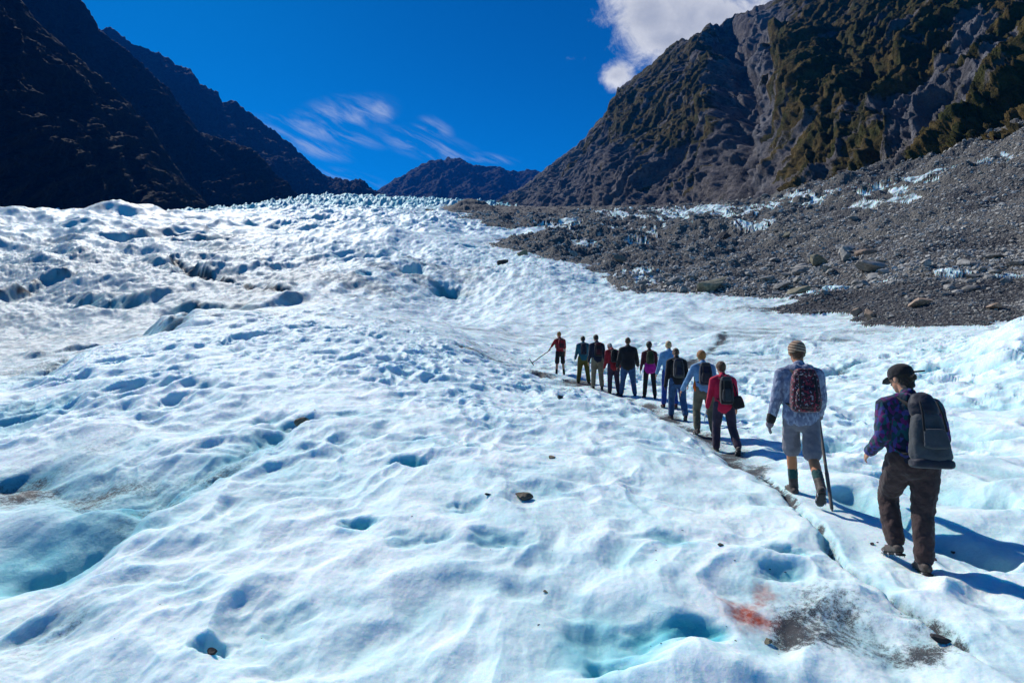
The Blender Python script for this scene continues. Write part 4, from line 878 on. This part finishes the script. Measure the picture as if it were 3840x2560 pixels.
def rotx(a): return Matrix.Rotation(a, 3, 'X')
def rotz(a): return Matrix.Rotation(a, 3, 'Z')
def roty(a): return Matrix.Rotation(a, 3, 'Y')
class Figure:
    """one walker: joints worked out in a local frame (x right, y forward, z up), metres at 1.75 m stature"""
    def __init__(f, H=1.75, lean=4, legs=((12, 10, 2, 8), (-14, 18, 2, 8)), arms=((10, 8, 20), (-12, 8, 25)), head=(10, 0), build=1.0):
        k = f.k = H/1.75; f.b = build; f.H = H
        L = rotx(R(-lean-2)); f.hip = Vector((0, 0, .93))
        def up(x, y, z): return f.hip+L@Vector((x, y, z-.93))
        f.up = up; f.L = L
        f.spine = [up(0, -.01, .86), up(0, 0, .96), up(0, .01, 1.08), up(0, 0, 1.20), up(0, -.012, 1.32), up(0, -.015, 1.42)]
        f.neck0 = up(0, -.01, 1.46); hp, hy = head
        f.HR = L@rotz(R(hy))@rotx(R(-hp)); f.neck1 = f.neck0+L@rotx(R(-hp*.5))@Vector((0, .02, .085)); f.head = f.neck1+f.HR@Vector((0, .018, .105))
        f.legs = []; f.arms = []
        for sgn, (sw, bend, ab, yaw) in zip((-1, 1), legs):      # swing, knee bend, spread, foot yaw (degrees)
            h = Vector((sgn*.095, 0, .90)); A = roty(R(-sgn*ab))
            d1 = A@rotx(R(sw))@Vector((0, 0, -1)); kn = h+d1*.43; d2 = A@rotx(R(sw-bend))@Vector((0, 0, -1)); an = kn+d2*.41
            pitch = min(0, (sw-bend)*.8) if (sw-bend) < -8 else 0
            f.legs.append((h, kn, an, rotz(R(-sgn*yaw))@rotx(R(pitch))))
        for sgn, (sw, ab, bend) in zip((-1, 1), arms):           # swing, spread, elbow bend
            s0 = up(sgn*.185, -.01, 1.39); A = L@roty(R(-sgn*ab))
            d1 = A@rotx(R(sw))@Vector((0, 0, -1)); el = s0+d1*.29; d2 = A@rotx(R(sw+bend))@Vector((0, 0, -1)); wr = el+d2*.25
            f.arms.append((s0, el, wr, (A@rotx(R(sw+bend)))))
    def body(f, skin, vox, fingers=True):
        s = Shape(); b = f.b
        s.loft(f.spine, [(.14*b, .095*b), (.145*b, .10*b), (.125*b, .09*b), (.14*b, .095*b), (.155*b, .095*b), (.12*b, .07*b)])
        s.loft([f.neck0-f.L@Vector((0, 0, .05)), f.neck0, f.neck1, f.head-f.HR@Vector((0, .01, .03))], [.07, .058, .054, .055])
        h = f.head; M = f.HR
        s.ball(h+M@Vector((0, -.012, .02)), (.074, .092, .098), M); s.ball(h+M@Vector((0, .03, -.035)), (.056, .062, .078), M)          # skull, face
        s.ball(h+M@Vector((0, .062, -.088)), (.030, .026, .024), M)                                                                    # chin
        s.loft([h+M@Vector((0, .082, .012)), h+M@Vector((0, .106, -.024)), h+M@Vector((0, .092, -.034))], [.010, .014, .012], n=8)       # nose
        s.loft([h+M@Vector((-.024, .082, -.060)), h+M@Vector((0, .092, -.058)), h+M@Vector((.024, .082, -.060))], [.007, .010, .007], n=8) # mouth
        for sg in (-1, 1):
            s.ball(h+M@Vector((sg*.078, -.012, -.012)), (.011, .022, .034), M, 10)                                                     # ears
            s.loft([h+M@Vector((sg*.012, .084, .022)), h+M@Vector((sg*.050, .070, .022))], [.010, .009], n=8)                             # brow
            s.ball(h+M@Vector((sg*.031, .074, .002)), .013, None, 8)                                                                   # eye
        for sg, (a, e, w_, A) in zip((-1, 1), f.arms):
            s.loft([a, a.lerp(e, .5), e, e.lerp(w_, .4), w_], [.048*b, .042*b, .036, .036, .026], n=10)
            pc = w_+A@Vector((0, 0, -.055)); s.ball(pc, (.016, .040, .052), A, 10)
            for i, (yy, ln) in enumerate(((.028, .070), (.010, .080), (-.009, .075), (-.027, .058))):
                p0 = w_+A@Vector((0, yy, -.085)); p1 = p0+A@Vector((-sg*.010, 0, -ln*.55)); p2 = p1+A@Vector((-sg*.022, .004, -ln*.42)); s.loft([p0, p1, p2], [.0095, .0088, .0075], n=8)
            p0 = w_+A@Vector((-sg*.004, .030, -.035)); p1 = p0+A@Vector((-sg*.012, .026, -.030)); p2 = p1+A@Vector((-sg*.012, .006, -.028)); s.loft([p0, p1, p2], [.012, .011, .009], n=8)
        for (h_, kn, an, FR) in f.legs:
            s.loft([h_, h_.lerp(kn, .5), kn, kn.lerp(an, .35), an.lerp(kn, .1), an+Vector((0, 0, -.02))], [.082*b, .070*b, .052, .056, .036, .034], n=12)
            s.loft([an+FR@Vector((0, -.03, -.045)), an+FR@Vector((0, .07, -.055)), an+FR@Vector((0, .15, -.062))], [.032, .034, .024], n=10)
        o = s.fuse('person', skin, None, vox, it=2); f.root = o; return o
    def boots(f, mat, vox, spikes=True, shaft=.14):
        for (h_, kn, an, FR) in f.legs:
            up = (kn-an).normalized(); s = Shape()
            s.loft([an+up*shaft, an+up*.05, an+up*-.01], [.052, .05, .052], n=14)
            s.loft([an+FR@Vector((0, -.045, -.045)), an+FR@Vector((0, .03, -.045)), an+FR@Vector((0, .12, -.058)), an+FR@Vector((0, .19, -.066))], [(.042, .045), (.046, .050), (.050, .038), (.038, .026)], n=14)
            bt = s.fuse('boot', mat, f.root, vox)
            sl = Shape().loft([an+FR@Vector((0, -.075, -.092)), an+FR@Vector((0, .05, -.092)), an+FR@Vector((0, .13, -.094)), an+FR@Vector((0, .215, -.094))], [(.036, .014), (.040, .012), (.052, .012), (.030, .010)], n=14)
            sl.plain('sole', STRAP, bt)
            if spikes:
                c = Shape()
                for (x, y) in ((-.035, -.05), (.035, -.05), (-.045, .05), (.045, .05), (-.045, .14), (.045, .14), (0, .2)):
                    c.loft([an+FR@Vector((x, y, -.085)), an+FR@Vector((x, y, -.118))], [.009, .002], n=6, cap=False)
                c.loft([an+FR@Vector((-.05, .13, -.09)), an+FR@Vector((-.03, .12, -.02)), an+FR@Vector((.03, .12, -.02)), an+FR@Vector((.05, .13, -.09))], [.006]*4, n=6)
                c.plain('crampon', STEEL, bt)
    def trousers(f, mat, vox, flare=1.0, short=None, name='trousers', wr=.012):
        s = Shape(); b = f.b
        s.loft([f.up(0, 0, 1.06), f.up(0, 0, .96), Vector((0, -.01, .87))], [(.145*b, .115*b), (.165*b, .13*b), (.165*b, .125*b)])
        for sg, (h_, kn, an, FR) in zip((-1, 1), f.legs):
            if short: s.loft([h_+Vector((0, 0, .03)), h_.lerp(kn, .5), h_.lerp(kn, short*.92)], [.092*b, .090*b, .096*b], n=16)
            else: s.loft([h_+Vector((0, 0, .03)), h_.lerp(kn, .5), kn, kn.lerp(an, .5), kn.lerp(an, .85), kn.lerp(an, .93)], [.095*b*flare, .088*b*flare, .074*flare, .070*flare, .066*flare, .064*flare], n=16)
        return s.fuse(name, mat, f.root, vox, wr, .07)
    def jacket(f, mat, vox, hem=.88, puff=1.0, sleeves=1.0, hood=False, collar=True, name='jacket', wr=.014, sleeve_mat=None):
        s = Shape(); b = f.b*puff
        s.loft([f.up(0, 0, hem), f.up(0, 0, hem+.08), f.up(0, .01, 1.10), f.up(0, 0, 1.22), f.up(0, -.012, 1.33), f.up(0, -.015, 1.42)], [(.168*b, .128*b), (.17*b, .13*b), (.158*b, .12*b), (.172*b, .125*b), (.182*b, .118*b), (.12*b, .082*b)], n=18)
        s.loft([f.arms[0][0], f.up(-.09, -.015, 1.435), f.up(.09, -.015, 1.435), f.arms[1][0]], [.066*b, .066, .066, .066*b], side=(0, 1, 0), n=14)
        if collar: s.loft([f.neck0-f.L@Vector((0, 0, .04)), f.neck0+f.L@Vector((0, .005, .035))], [.085, .068], n=14)
        if hood: s.loft([f.up(-.10, -.03, 1.47), f.up(-.05, -.095, 1.455), f.up(.05, -.095, 1.455), f.up(.10, -.03, 1.47)], [.038, .05, .05, .038], n=12)
        sl = s if sleeve_mat is None else Shape()
        for sg, (a, e, w_, A) in zip((-1, 1), f.arms):
            q = sleeves; end = e.lerp(w_, .97 if q >= 1 else q)
            pts = [a+Vector((-sg*.03, 0, .0)), a, a.lerp(e, .5), e]; rr = [.066*b, .068*b, .062*b, .054*b]
            if q >= .35: pts += [e.lerp(end, .55), end]; rr += [.050*b, .042*b]
            sl.loft(pts, rr, n=14)
        o = s.fuse(name, mat, f.root, vox, wr, .08)
        if sleeve_mat: sl.fuse('sleeves', sleeve_mat, f.root, vox, wr, .08)
        return o
    def hair(f, mat, vox, length=.0, bun=False, full=1.0):
        s = Shape(); M = f.HR; h = f.head
        s.ball(h+M@Vector((0, -.022, .030)), (.083*full, .094*full, .096*full), M, 18); s.ball(h+M@Vector((0, -.045, -.02)), (.070*full, .062, .070+length*.5), M)
        if length: s.loft([h+M@Vector((0, -.055, -.03)), h+M@Vector((0, -.07, -.07-length))], [(.06, .04), (.04, .025)])
        if bun: s.ball(h+M@Vector((0, -.115, -.02)), .034, M)
        return s.fuse('hair', mat, f.root, vox, .012, .02, 2)
    def glove(f, i, mat, vox, cuff=.05):
        sg = (-1, 1)[i]; a, e, w_, A = f.arms[i]; s = Shape()
        s.loft([w_-A@Vector((0, 0, -cuff)), w_, w_+A@Vector((0, 0, -.06))], [.044, .036, .045], n=12, side=A@Vector((0, 1, 0)))
        for (yy, ln) in ((.030, .078), (.011, .088), (-.009, .084), (-.029, .066)):
            p0 = w_+A@Vector((0, yy, -.08)); p1 = p0+A@Vector((-sg*.010, 0, -ln*.55)); p2 = p1+A@Vector((-sg*.022, .004, -ln*.42)); s.loft([p0, p1, p2], [.0135, .0125, .0115], n=8)
        p0 = w_+A@Vector((-sg*.004, .032, -.030)); p1 = p0+A@Vector((-sg*.012, .028, -.030)); s.loft([p0, p1, p1+A@Vector((-sg*.012, .006, -.03))], [.016, .015, .013], n=8)
        return s.fuse('glove', mat, f.root, min(vox, .009), it=1)
    def place(f, px, py, Y, yaw, label, group='hikers walking in single file over the glacier', dz=0.0):
        x = (px-CX)/F*Y; f.pos = (x, Y); f.yaw = R(yaw)-math.atan((px-CX)/F)      # yaw is given from the line of sight
        objs = [f.root]+list(f.root.children_recursive); lo = min(min(v.co.z for v in o.data.vertices) for o in objs if o.name.startswith(('boot', 'person')))
        lw = min((an+FR@Vector((0, .05, -.10))).z for (_, _, an, FR) in f.legs)
        f.z = ground(x, Y)-lo*f.k-.022+dz
        f.root.location = (x, Y, f.z); f.root.rotation_euler = (0, 0, f.yaw); f.root.scale = (f.k,)*3
        tag(f.root, label, 'person', group)
    def world(f, o):
        o.location = (*f.pos, f.z); o.rotation_euler = (0, 0, f.yaw); o.scale = (f.k,)*3
def pack(f, label, m1, m2, vox, w_=.15, d_=.085, zc=1.20, h_=.22, tilt=0, taper=.8, pocket=True, group='backpacks worn by the hikers', x=0, lid=True):
    """a rucksack on the wearer's back: body with lid, pocket and two shoulder straps"""
    e = bpy.data.objects.new('backpack', None); COL.objects.link(e); M = f.L@rotx(R(tilt)); back = .115*f.b
    c = f.up(x, -back-d_, zc)
    Shape().box(c, (w_, d_, h_), M, taper).fuse('pack_body', m1, e, vox, .012, .07)
    if lid: Shape().box(c+M@Vector((0, -.005, h_*.93)), (w_*.82*taper+.01, d_*.95, .045), M, .85).fuse('lid', m2, e, vox, .006, .05)
    if pocket: Shape().box(c+M@Vector((0, -d_*.95, -h_*.33)), (w_*.78, d_*.38, h_*.48), M, .85).fuse('pocket', m2, e, vox, .006, .05)
    for sg in (-1, 1):
        s = Shape(); pts = [c+M@Vector((sg*w_*.45, d_*.5, h_*.8)), f.up(sg*.105, -.03, 1.475), f.up(sg*.13, .075, 1.40), f.up(sg*.145, .125, 1.26), f.up(sg*.16, .06, 1.10), c+M@Vector((sg*w_*.8, d_*.4, -h_*.75))]
        s.loft(pts, [(.024, .009)]*6, n=8, side=(1, 0, 0)); s.plain('shoulder_strap', STRAP, e)
    sq = Shape()
    for sg in (-1, 1): sq.loft([c+M@Vector((sg*w_*.45, -d_*.98, h_*.75)), c+M@Vector((sg*w_*.5, -d_*1.36, -h_*.1)), c+M@Vector((sg*w_*.45, -d_*1.2, -h_*.8))], [(.010, .004)]*3, n=6)
    sq.plain('compression_strap', STRAP, e)
    f.world(e); return tag(e, label, 'backpack', group)
NAVY = cloth('navy_cloth', (.012, .016, .035)); BLACK = cloth('black_cloth', (.012, .011, .014)); DKGREY = cloth('dark_grey_cloth', (.035, .038, .045)); JEANS = cloth('blue_denim', (.035, .085, .19), (.02, .05, .12), 14)
RED = cloth('red_cloth', (.28, .012, .02)); CRIM = cloth('crimson_cloth', (.55, .01, .05), (.42, .008, .04)); SKYB = cloth('light_blue_cloth', (.16, .32, .52)); OLIVE = cloth('olive_cloth', (.10, .085, .015)); TAN = cloth('tan_cloth', (.19, .15, .10))
TEAL = cloth('teal_cloth', (.015, .10, .14)); MAROON = cloth('maroon_cloth', (.07, .012, .02)); MAGENTA = cloth('magenta_cloth', (.38, .005, .20)); PLUM = cloth('plum_cloth', (.045, .028, .05)); KHAKI = cloth('khaki_cloth', (.13, .125, .08)); ORANGE = cloth('orange_cloth', (.75, .12, .01))
DKGREEN = cloth('dark_green_cloth', (.02, .035, .012)); BROWNT = cloth('brown_twill', (.060, .034, .032), (.035, .02, .02), 12, .6); GREYSH = cloth('grey_cotton', (.175, .165, .195), (.13, .125, .15), 10, .5); ROYAL = cloth('royal_blue_cloth', (.015, .05, .25))

# 1 leader
v = .016
f = Figure(1.72, 2, ((4, 4, 3, 8), (-4, 6, 3, 8)), ((38, 26, 6), (4, 6, 12)), (14, 20)); f.body(SKIN, .011)
f.trousers(BLACK, v, short=.95, name='shorts'); f.jacket(RED, v, .92, sleeves=.05, name='jacket'); f.boots(BLACK, v, False, .17); f.hair(GINGER, .012)
f.place(2100, 1405, 20.4, 18, 'leading hiker in red top and black shorts holding out an ice axe'); pack(f, 'dark red backpack on the leading hiker', RED, MAROON, v, .14, .075, 1.24, .20)
def hand(f, i): a, e, w_, A = f.arms[i]; return w_+A@Vector((0, 0, -.085))
def to_world(f, p): return Vector((*f.pos, f.z))+rotz(f.yaw)@(p*f.k)
h = to_world(f, hand(f, 0)); tip = Vector(((1995-CX)/F*20.6, 20.6, CZ-(1360-CY)/F*20.6)); gx = tip.x
tip.z = max(tip.z, ground(tip.x, tip.y)+.04)
ax = bpy.data.objects.new('ice_axe', None); COL.objects.link(ax); ax.location = h
d = (tip-h); Shape().loft([d.normalized()*-.12, d], [.02, .018], n=10).plain('shaft', WOOD, ax)
sdv = d.normalized().cross(Vector((0, 1, 0))).normalized(); Shape().loft([d-sdv*.22-d.normalized()*.02, d-sdv*.1, d, d+sdv*.1, d+sdv*.14], [(.006, .01), (.016, .02), (.025, .025), (.018, .03), (.006, .04)], n=8).plain('axe_head', METAL, ax)
tag(ax, 'long wooden ice axe held out to the left by the leading hiker', 'ice axe')
# 2 olive trousers, teal jacket
f = Figure(1.72, 8, ((6, 8, 6, 10), (-2, 6, 6, 10)), ((14, 12, 30), (10, 6, 30)), (25, 0), 1.05); f.body(SKIN, .012); f.trousers(OLIVE, v, 1.18); f.jacket(TEAL, v, .90, 1.06); f.boots(BLACK, v, False); f.hair(DARKHAIR, .012, .03, full=1.08)
f.place(2188, 1430, 18.4, 6, 'hiker in a teal jacket and baggy olive trousers, second in the line'); pack(f, 'navy backpack on the hiker in olive trousers', NAVY, NAVY, v, .12, .05, 1.22, .19)
# 3 navy jacket, tan trousers
f = Figure(1.76, 7, ((8, 8, 2, 8), (-5, 8, 2, 8)), ((8, 8, 18), (6, 8, 20)), (22, 10), 1.05); f.body(SKIN, .012); f.trousers(TAN, v, 1.12); f.jacket(NAVY, v, .90, 1.05); f.boots(BLACK, v, False); f.hair(DARKHAIR, .012, full=1.05)
f.place(2240, 1455, 16.7, 12, 'hiker in a navy jacket and tan trousers, third in the line'); pack(f, 'black and red backpack on the hiker in tan trousers', BLACK, MAROON, v, .13, .06, 1.22, .2)
# 4 red jacket bent head
f = Figure(1.66, 12, ((4, 8, 2, 8), (-6, 8, 2, 8)), ((12, 8, 20), (0, 6, 20)), (40, 12), 1.05); f.body(SKIN, .012); f.trousers(PLUM, v, 1.12); f.jacket(RED, v, .88, 1.06); f.boots(BLACK, v, False); f.hair(GREYHAIR, .012)
f.place(2300, 1478, 16.2, 22, 'hiker in a dark red jacket with greying hair and bowed head'); pack(f, 'black backpack on the hiker in the dark red jacket', BLACK, BLACK, v, .14, .07, 1.20, .2)
# 5 black jacket, jeans
f = Figure(1.80, 3, ((5, 4, 7, 10), (-3, 4, 7, 10)), ((2, 14, 30), (2, 14, 40)), (8, -8), 1.14); f.body(SKIN, .012); f.trousers(JEANS, v, 1.08); f.jacket(BLACK, v, .90, 1.16); f.boots(NAVY, v, False); f.hair(BROWNHAIR, .012)
f.place(2355, 1488, 15.8, 4, 'broad hiker in a black jacket and blue jeans with short brown hair')
# 6 maroon top, magenta waist
f = Figure(1.64, 3, ((4, 4, 4, 8), (-3, 5, 4, 8)), ((8, 8, 14), (4, 6, 14)), (6, 5), .94); f.body(SKIN, .012); f.trousers(BLACK, v, 1.0); f.jacket(MAROON, v, .95, 1.04); f.boots(BLACK, v, False); f.hair(DARKHAIR, .012, .03, full=1.15)
s = Shape(); s.loft([f.up(0, -.01, 1.05), f.up(.01, -.02, .94), f.up(.03, -.05, .84)], [(.165, .135), (.19, .15), (.18, .10)], n=16); s.loft([f.up(.12, -.08, .95), f.up(.22, -.09, .90)], [.05, .03]); s.fuse('sweater_around_waist', MAGENTA, f.root, v, .012, .07)
f.place(2436, 1490, 15.2, 10, 'hiker in a maroon top with a magenta sweater tied around the waist'); pack(f, 'dark green backpack on the hiker with the magenta sweater', DKGREEN, DKGREEN, v, .13, .065, 1.24, .19)
# 7 light blue behind
f = Figure(1.74, 6, ((10, 12, 3, 8), (-8, 14, 3, 8)), ((6, 14, 16), (-4, 8, 14)), (14, 0)); f.body(SKIN, .012); f.trousers(ROYAL, v, 1.05); f.jacket(SKYB, v, .90, 1.05); f.boots(MAROON, v, False); f.hair(BLOND, .012)
f.place(2510, 1528, 13.6, 8, 'hiker in a light blue jacket half hidden by the black jacket behind')
# 8 black jacket + pack + jeans
v = .014
f = Figure(1.72, 9, ((16, 26, 3, 8), (-10, 18, 3, 8)), ((4, 9, 12), (2, 8, 16)), (22, -10)); f.body(SKIN, .011); f.trousers(JEANS, v, 1.12); f.jacket(BLACK, v, .90, 1.06); f.boots(NAVY, v, False); f.hair(BROWNHAIR, .011, .05)
f.glove(0, BLACK, v); f.place(2540, 1568, 12.4, 12, 'hiker in a black jacket and blue jeans directly ahead of the ginger haired hiker'); pack(f, 'dark blue grey backpack on the hiker in black jacket and jeans', DKGREY, NAVY, v, .14, .08, 1.20, .22)
# 9 ginger
f = Figure(1.74, 9, ((16, 40, 4, 8), (-6, 12, 4, 8)), ((14, 26, 14), (4, 8, 22)), (16, 10), 1.03); f.body(SKIN, .010); f.trousers(KHAKI, v, 1.12); f.jacket(SKYB, v, .92, 1.06); f.boots(BOOT, v); f.hair(GINGER, .010, full=1.16)
f.place(2640, 1632, 10.7, 14, 'ginger haired hiker in a light blue sweater and khaki trousers'); pack(f, 'navy striped backpack on the ginger haired hiker', NAVY, DKGREY, v, .145, .08, 1.22, .22)
s = Shape().loft([f.up(-.16, .02, 1.08), f.up(-.18, .0, .98), f.up(-.17, -.02, .90)], [(.04, .05), (.05, .06), (.035, .05)], n=10); o = s.fuse('hip_pouch', ORANGE, f.root, .012)
# 10 pink jacket
v = .012
f = Figure(1.72, 8, ((16, 22, 2, 10), (-14, 28, 4, 10)), ((12, 10, 10), (4, 8, 20)), (14, 12), 1.0); f.body(SKIN, .009); f.trousers(PLUM, v, 1.1); f.jacket(CRIM, v, .88, 1.06, hood=True); f.boots(BOOT, v); f.hair(BROWNHAIR, .009, .01, full=1.1)
f.place(2715, 1680, 9.7, 16, 'hiker in a bright crimson jacket, third from the right end of the line'); pack(f, 'black and grey backpack on the crimson jacket', BLACK, DKGREY, v, .135, .085, 1.17, .25)
e = bpy.data.objects.new('shoulder_bag', None); COL.objects.link(e); c = f.up(.20, -.19, .96); Shape().box(c, (.11, .06, .12), roty(R(-14)), .85).fuse('bag_body', BLACK, e, v, .01, .06)
Shape().loft([c+Vector((0, 0, .10)), f.up(.19, -.10, 1.25), f.up(.13, -.02, 1.475)], [(.014, .005)]*3, n=6).plain('shoulder_strap', STRAP, e); f.world(e); tag(e, 'black shoulder bag hanging below the backpack of the crimson jacket', 'bag')
st = bpy.data.objects.new('walking_pole', None); COL.objects.link(st); hw_ = hand(f, 0); Shape().loft([hw_+Vector((.0, -.02, .05)), hw_+Vector((-.06, -.05, -.20))], [.014, .010], n=8).plain('shaft', cloth('pale_plastic', (.7, .72, .66)), st); f.world(st); tag(st, 'short pale pole in the left hand of the crimson jacket', 'walking pole')
# 11 beanie and shorts
v = .010
f = Figure(1.86, 6, ((18, 16, -4, 6), (-16, 34, -1, 12)), ((4, 12, 10), (16, 10, 34)), (10, 8), 1.02); f.body(TAN_SKIN, .0075)
f.trousers(GREYSH, v, short=1.0, name='shorts', wr=.018); CHK = cloth('checked_blue_fleece', (.17, .20, .30), (.11, .13, .21), 10, .4, .85, 'check')
f.jacket(CHK, v, .90, 1.1, hood=True, wr=.02); f.boots(BOOT, .009, True, .10)
TS = cloth('dark_teal_wool', (.008, .05, .05), (.012, .07, .065), 30, .6)
for (h_, kn, an, FR) in f.legs: u = (kn-an).normalized(); Shape().loft([an+u*.10, an+u*.15, an+u*.20], [.052, .052, .053], n=16).fuse('sock', TS, f.root, .009, .010, .02)
BEAN = cloth('striped_knit', (.13, .07, .045), (.42, .29, .19), 9, .6, .9, 'stripe'); M = f.HR; h = f.head
Shape().ball(h+M@Vector((0, -.012, .052)), (.092, .106, .098), M, 20).loft([h+M@Vector((0, -.014, -.012)), h+M@Vector((0, -.012, .06))], [(.090, .104), (.092, .106)], side=M@Vector((1, 0, 0)), n=20, cap=False).fuse('beanie', BEAN, f.root, .007, .004, .02, 2)
f.hair(BROWNHAIR, .008, full=.96)
KNIT = cloth('mauve_grey_knit', (.14, .115, .13), (.20, .17, .19), 40, .7); g = f.glove(0, KNIT, .008)
a, e_, w_, A = f.arms[0]; Shape().loft([w_-A@Vector((0, 0, -.05)), w_+A@Vector((0, 0, -.015))], [.054, .05], n=14).fuse('cuff', BLACK, f.root, .008)
f.glove(1, KNIT, .008)
f.place(3003, 1852, 6.18, 14, 'hiker in a striped beanie, checked blue fleece and grey shorts with bare calves')
GRA = cloth('dark_printed_nylon', (.016, .010, .018), (.03, .012, .022), 10, .4, .6, 'graphic'); GRA2 = cloth('dark_printed_nylon_pocket', (.03, .014, .022), (.012, .010, .014), 12, .4, .6, 'graphic')
pack(f, 'black backpack with dark red and white print on the hiker in shorts', GRA, GRA2, v, .165, .095, 1.185, .225, taper=.78)
hp = to_world(f, hand(f, 1)); tipx = (3122-CX)/F*5.75; tp = Vector((tipx, 5.75, ground(tipx, 5.75)-.02))
po = bpy.data.objects.new('walking_pole', None); COL.objects.link(po); po.location = hp; d = tp-hp
Shape().loft([d.normalized()*-.10, d*.62], [.019, .017], n=10).plain('upper_shaft', WOOD, po); Shape().loft([d*.60, d*.95], [.0215, .018], n=10).plain('lower_shaft', WOOD, po); Shape().loft([d*.94, d], [.016, .004], n=8, cap=False).plain('ferrule', METAL, po)
tag(po, 'long brown wooden stick planted right of the hiker in shorts', 'walking pole')
# 12 nearest hiker
f = Figure(1.70, 8, ((30, 54, 2, 4), (-4, 10, -5, 6)), ((-6, 12, 62), (2, 10, 46)), (14, 24), 1.04); f.body(SKIN, .0075)
f.trousers(BROWNT, v, 1.14, wr=.028); PLD = cloth('patterned_navy_fleece', (.012, .018, .04), (.02, .035, .06), 8, .5, .95, 'plaid')
f.jacket(PLD, v, .96, 1.12, hood=True, wr=.022); f.boots(BOOT, .008, True, .12)
Shape().loft([f.up(0, 0, 1.02), f.up(0, 0, .93)], [(.178, .142), (.182, .146)], n=18).fuse('undershirt_hem', NAVY, f.root, v, .01, .05)
f.hair(DARKHAIR, .008, .02, bun=True); M = f.HR; h = f.head
cap = Shape().ball(h+M@Vector((0, -.012, .060)), (.094, .108, .082), M, 20).loft([h+M@Vector((0, -.012, .012)), h+M@Vector((0, -.012, .06))], [(.092, .106), (.095, .109)], side=M@Vector((1, 0, 0)), n=20, cap=False).fuse('cap', BLACK, f.root, .007, .004, .04, 2)
Shape().loft([h+M@Vector((0, .07, .035)), h+M@Vector((0, .12, .026)), h+M@Vector((0, .165, .008))], [(.078, .008), (.070, .006), (.040, .005)], side=M@Vector((1, 0, 0)), n=14).plain('brim', BLACK, cap)
Shape().loft([h+M@Vector((.02, -.10, .035)), h+M@Vector((.10, -.155, .032))], [(.010, .008), (.009, .006)], n=8).plain('cap_strap', BLACK, cap)
f.place(3425, 2122, 4.40, 24, 'nearest hiker in a black cap, patterned fleece and brown trousers, last in the line', dz=.0)
GREYP = cloth('grey_canvas', (.060, .066, .075), (.045, .05, .056), 8, .5, .8); NAVP = cloth('dark_navy_nylon', (.014, .017, .030), None, 8, .4, .6)
e = bpy.data.objects.new('backpack', None); COL.objects.link(e); c = f.up(.02, -.235, 1.12); M = f.L@rotx(R(-3))
Shape().box(c+M@Vector((0, 0, -.005)), (.152, .085, .205), M, .72).loft([c+M@Vector((0, 0, -.17)), c+M@Vector((0, .01, .1))], [(.155, .092), (.125, .08)], n=22).fuse('pack_body', GREYP, e, .009, .020, .09)
Shape().box(c+M@Vector((0, 0, -.22)), (.153, .088, .04), M, 1.0).fuse('pack_base', NAVP, e, .009, .006, .08)
Shape().loft([c+M@Vector((0, .02, .20)), c+M@Vector((0, .03, .27)), c+M@Vector((0, .04, .315))], [(.105, .078), (.112, .082), (.095, .07)], n=20).fuse('lid', NAVP, e, .009, .014, .06)
Shape().loft([c+M@Vector((0, -.125, -.09)), c+M@Vector((0, -.115, .05))], [(.10, .016), (.085, .014)], n=14).fuse('pocket', GREYP, e, .008, .006, .05)
for sg in (-1, 1):
    Shape().loft([c+M@Vector((sg*.07, .06, .25)), f.up(sg*.105, -.04, 1.485), f.up(sg*.13, .085, 1.41), f.up(sg*.145, .14, 1.26), f.up(sg*.17, .07, 1.08), c+M@Vector((sg*.15, .06, -.15))], [(.027, .009)]*6, n=8).plain('shoulder_strap', STRAP, e)
    Shape().loft([c+M@Vector((sg*.06, -.07, .29)), c+M@Vector((sg*.07, -.115, .18)), c+M@Vector((sg*.08, -.128, .04))], [(.010, .004)]*3, n=6).plain('lid_strap', STRAP, e)
f.world(e); tag(e, 'large grey backpack with navy base on the nearest hiker', 'backpack', 'backpacks worn by the hikers')
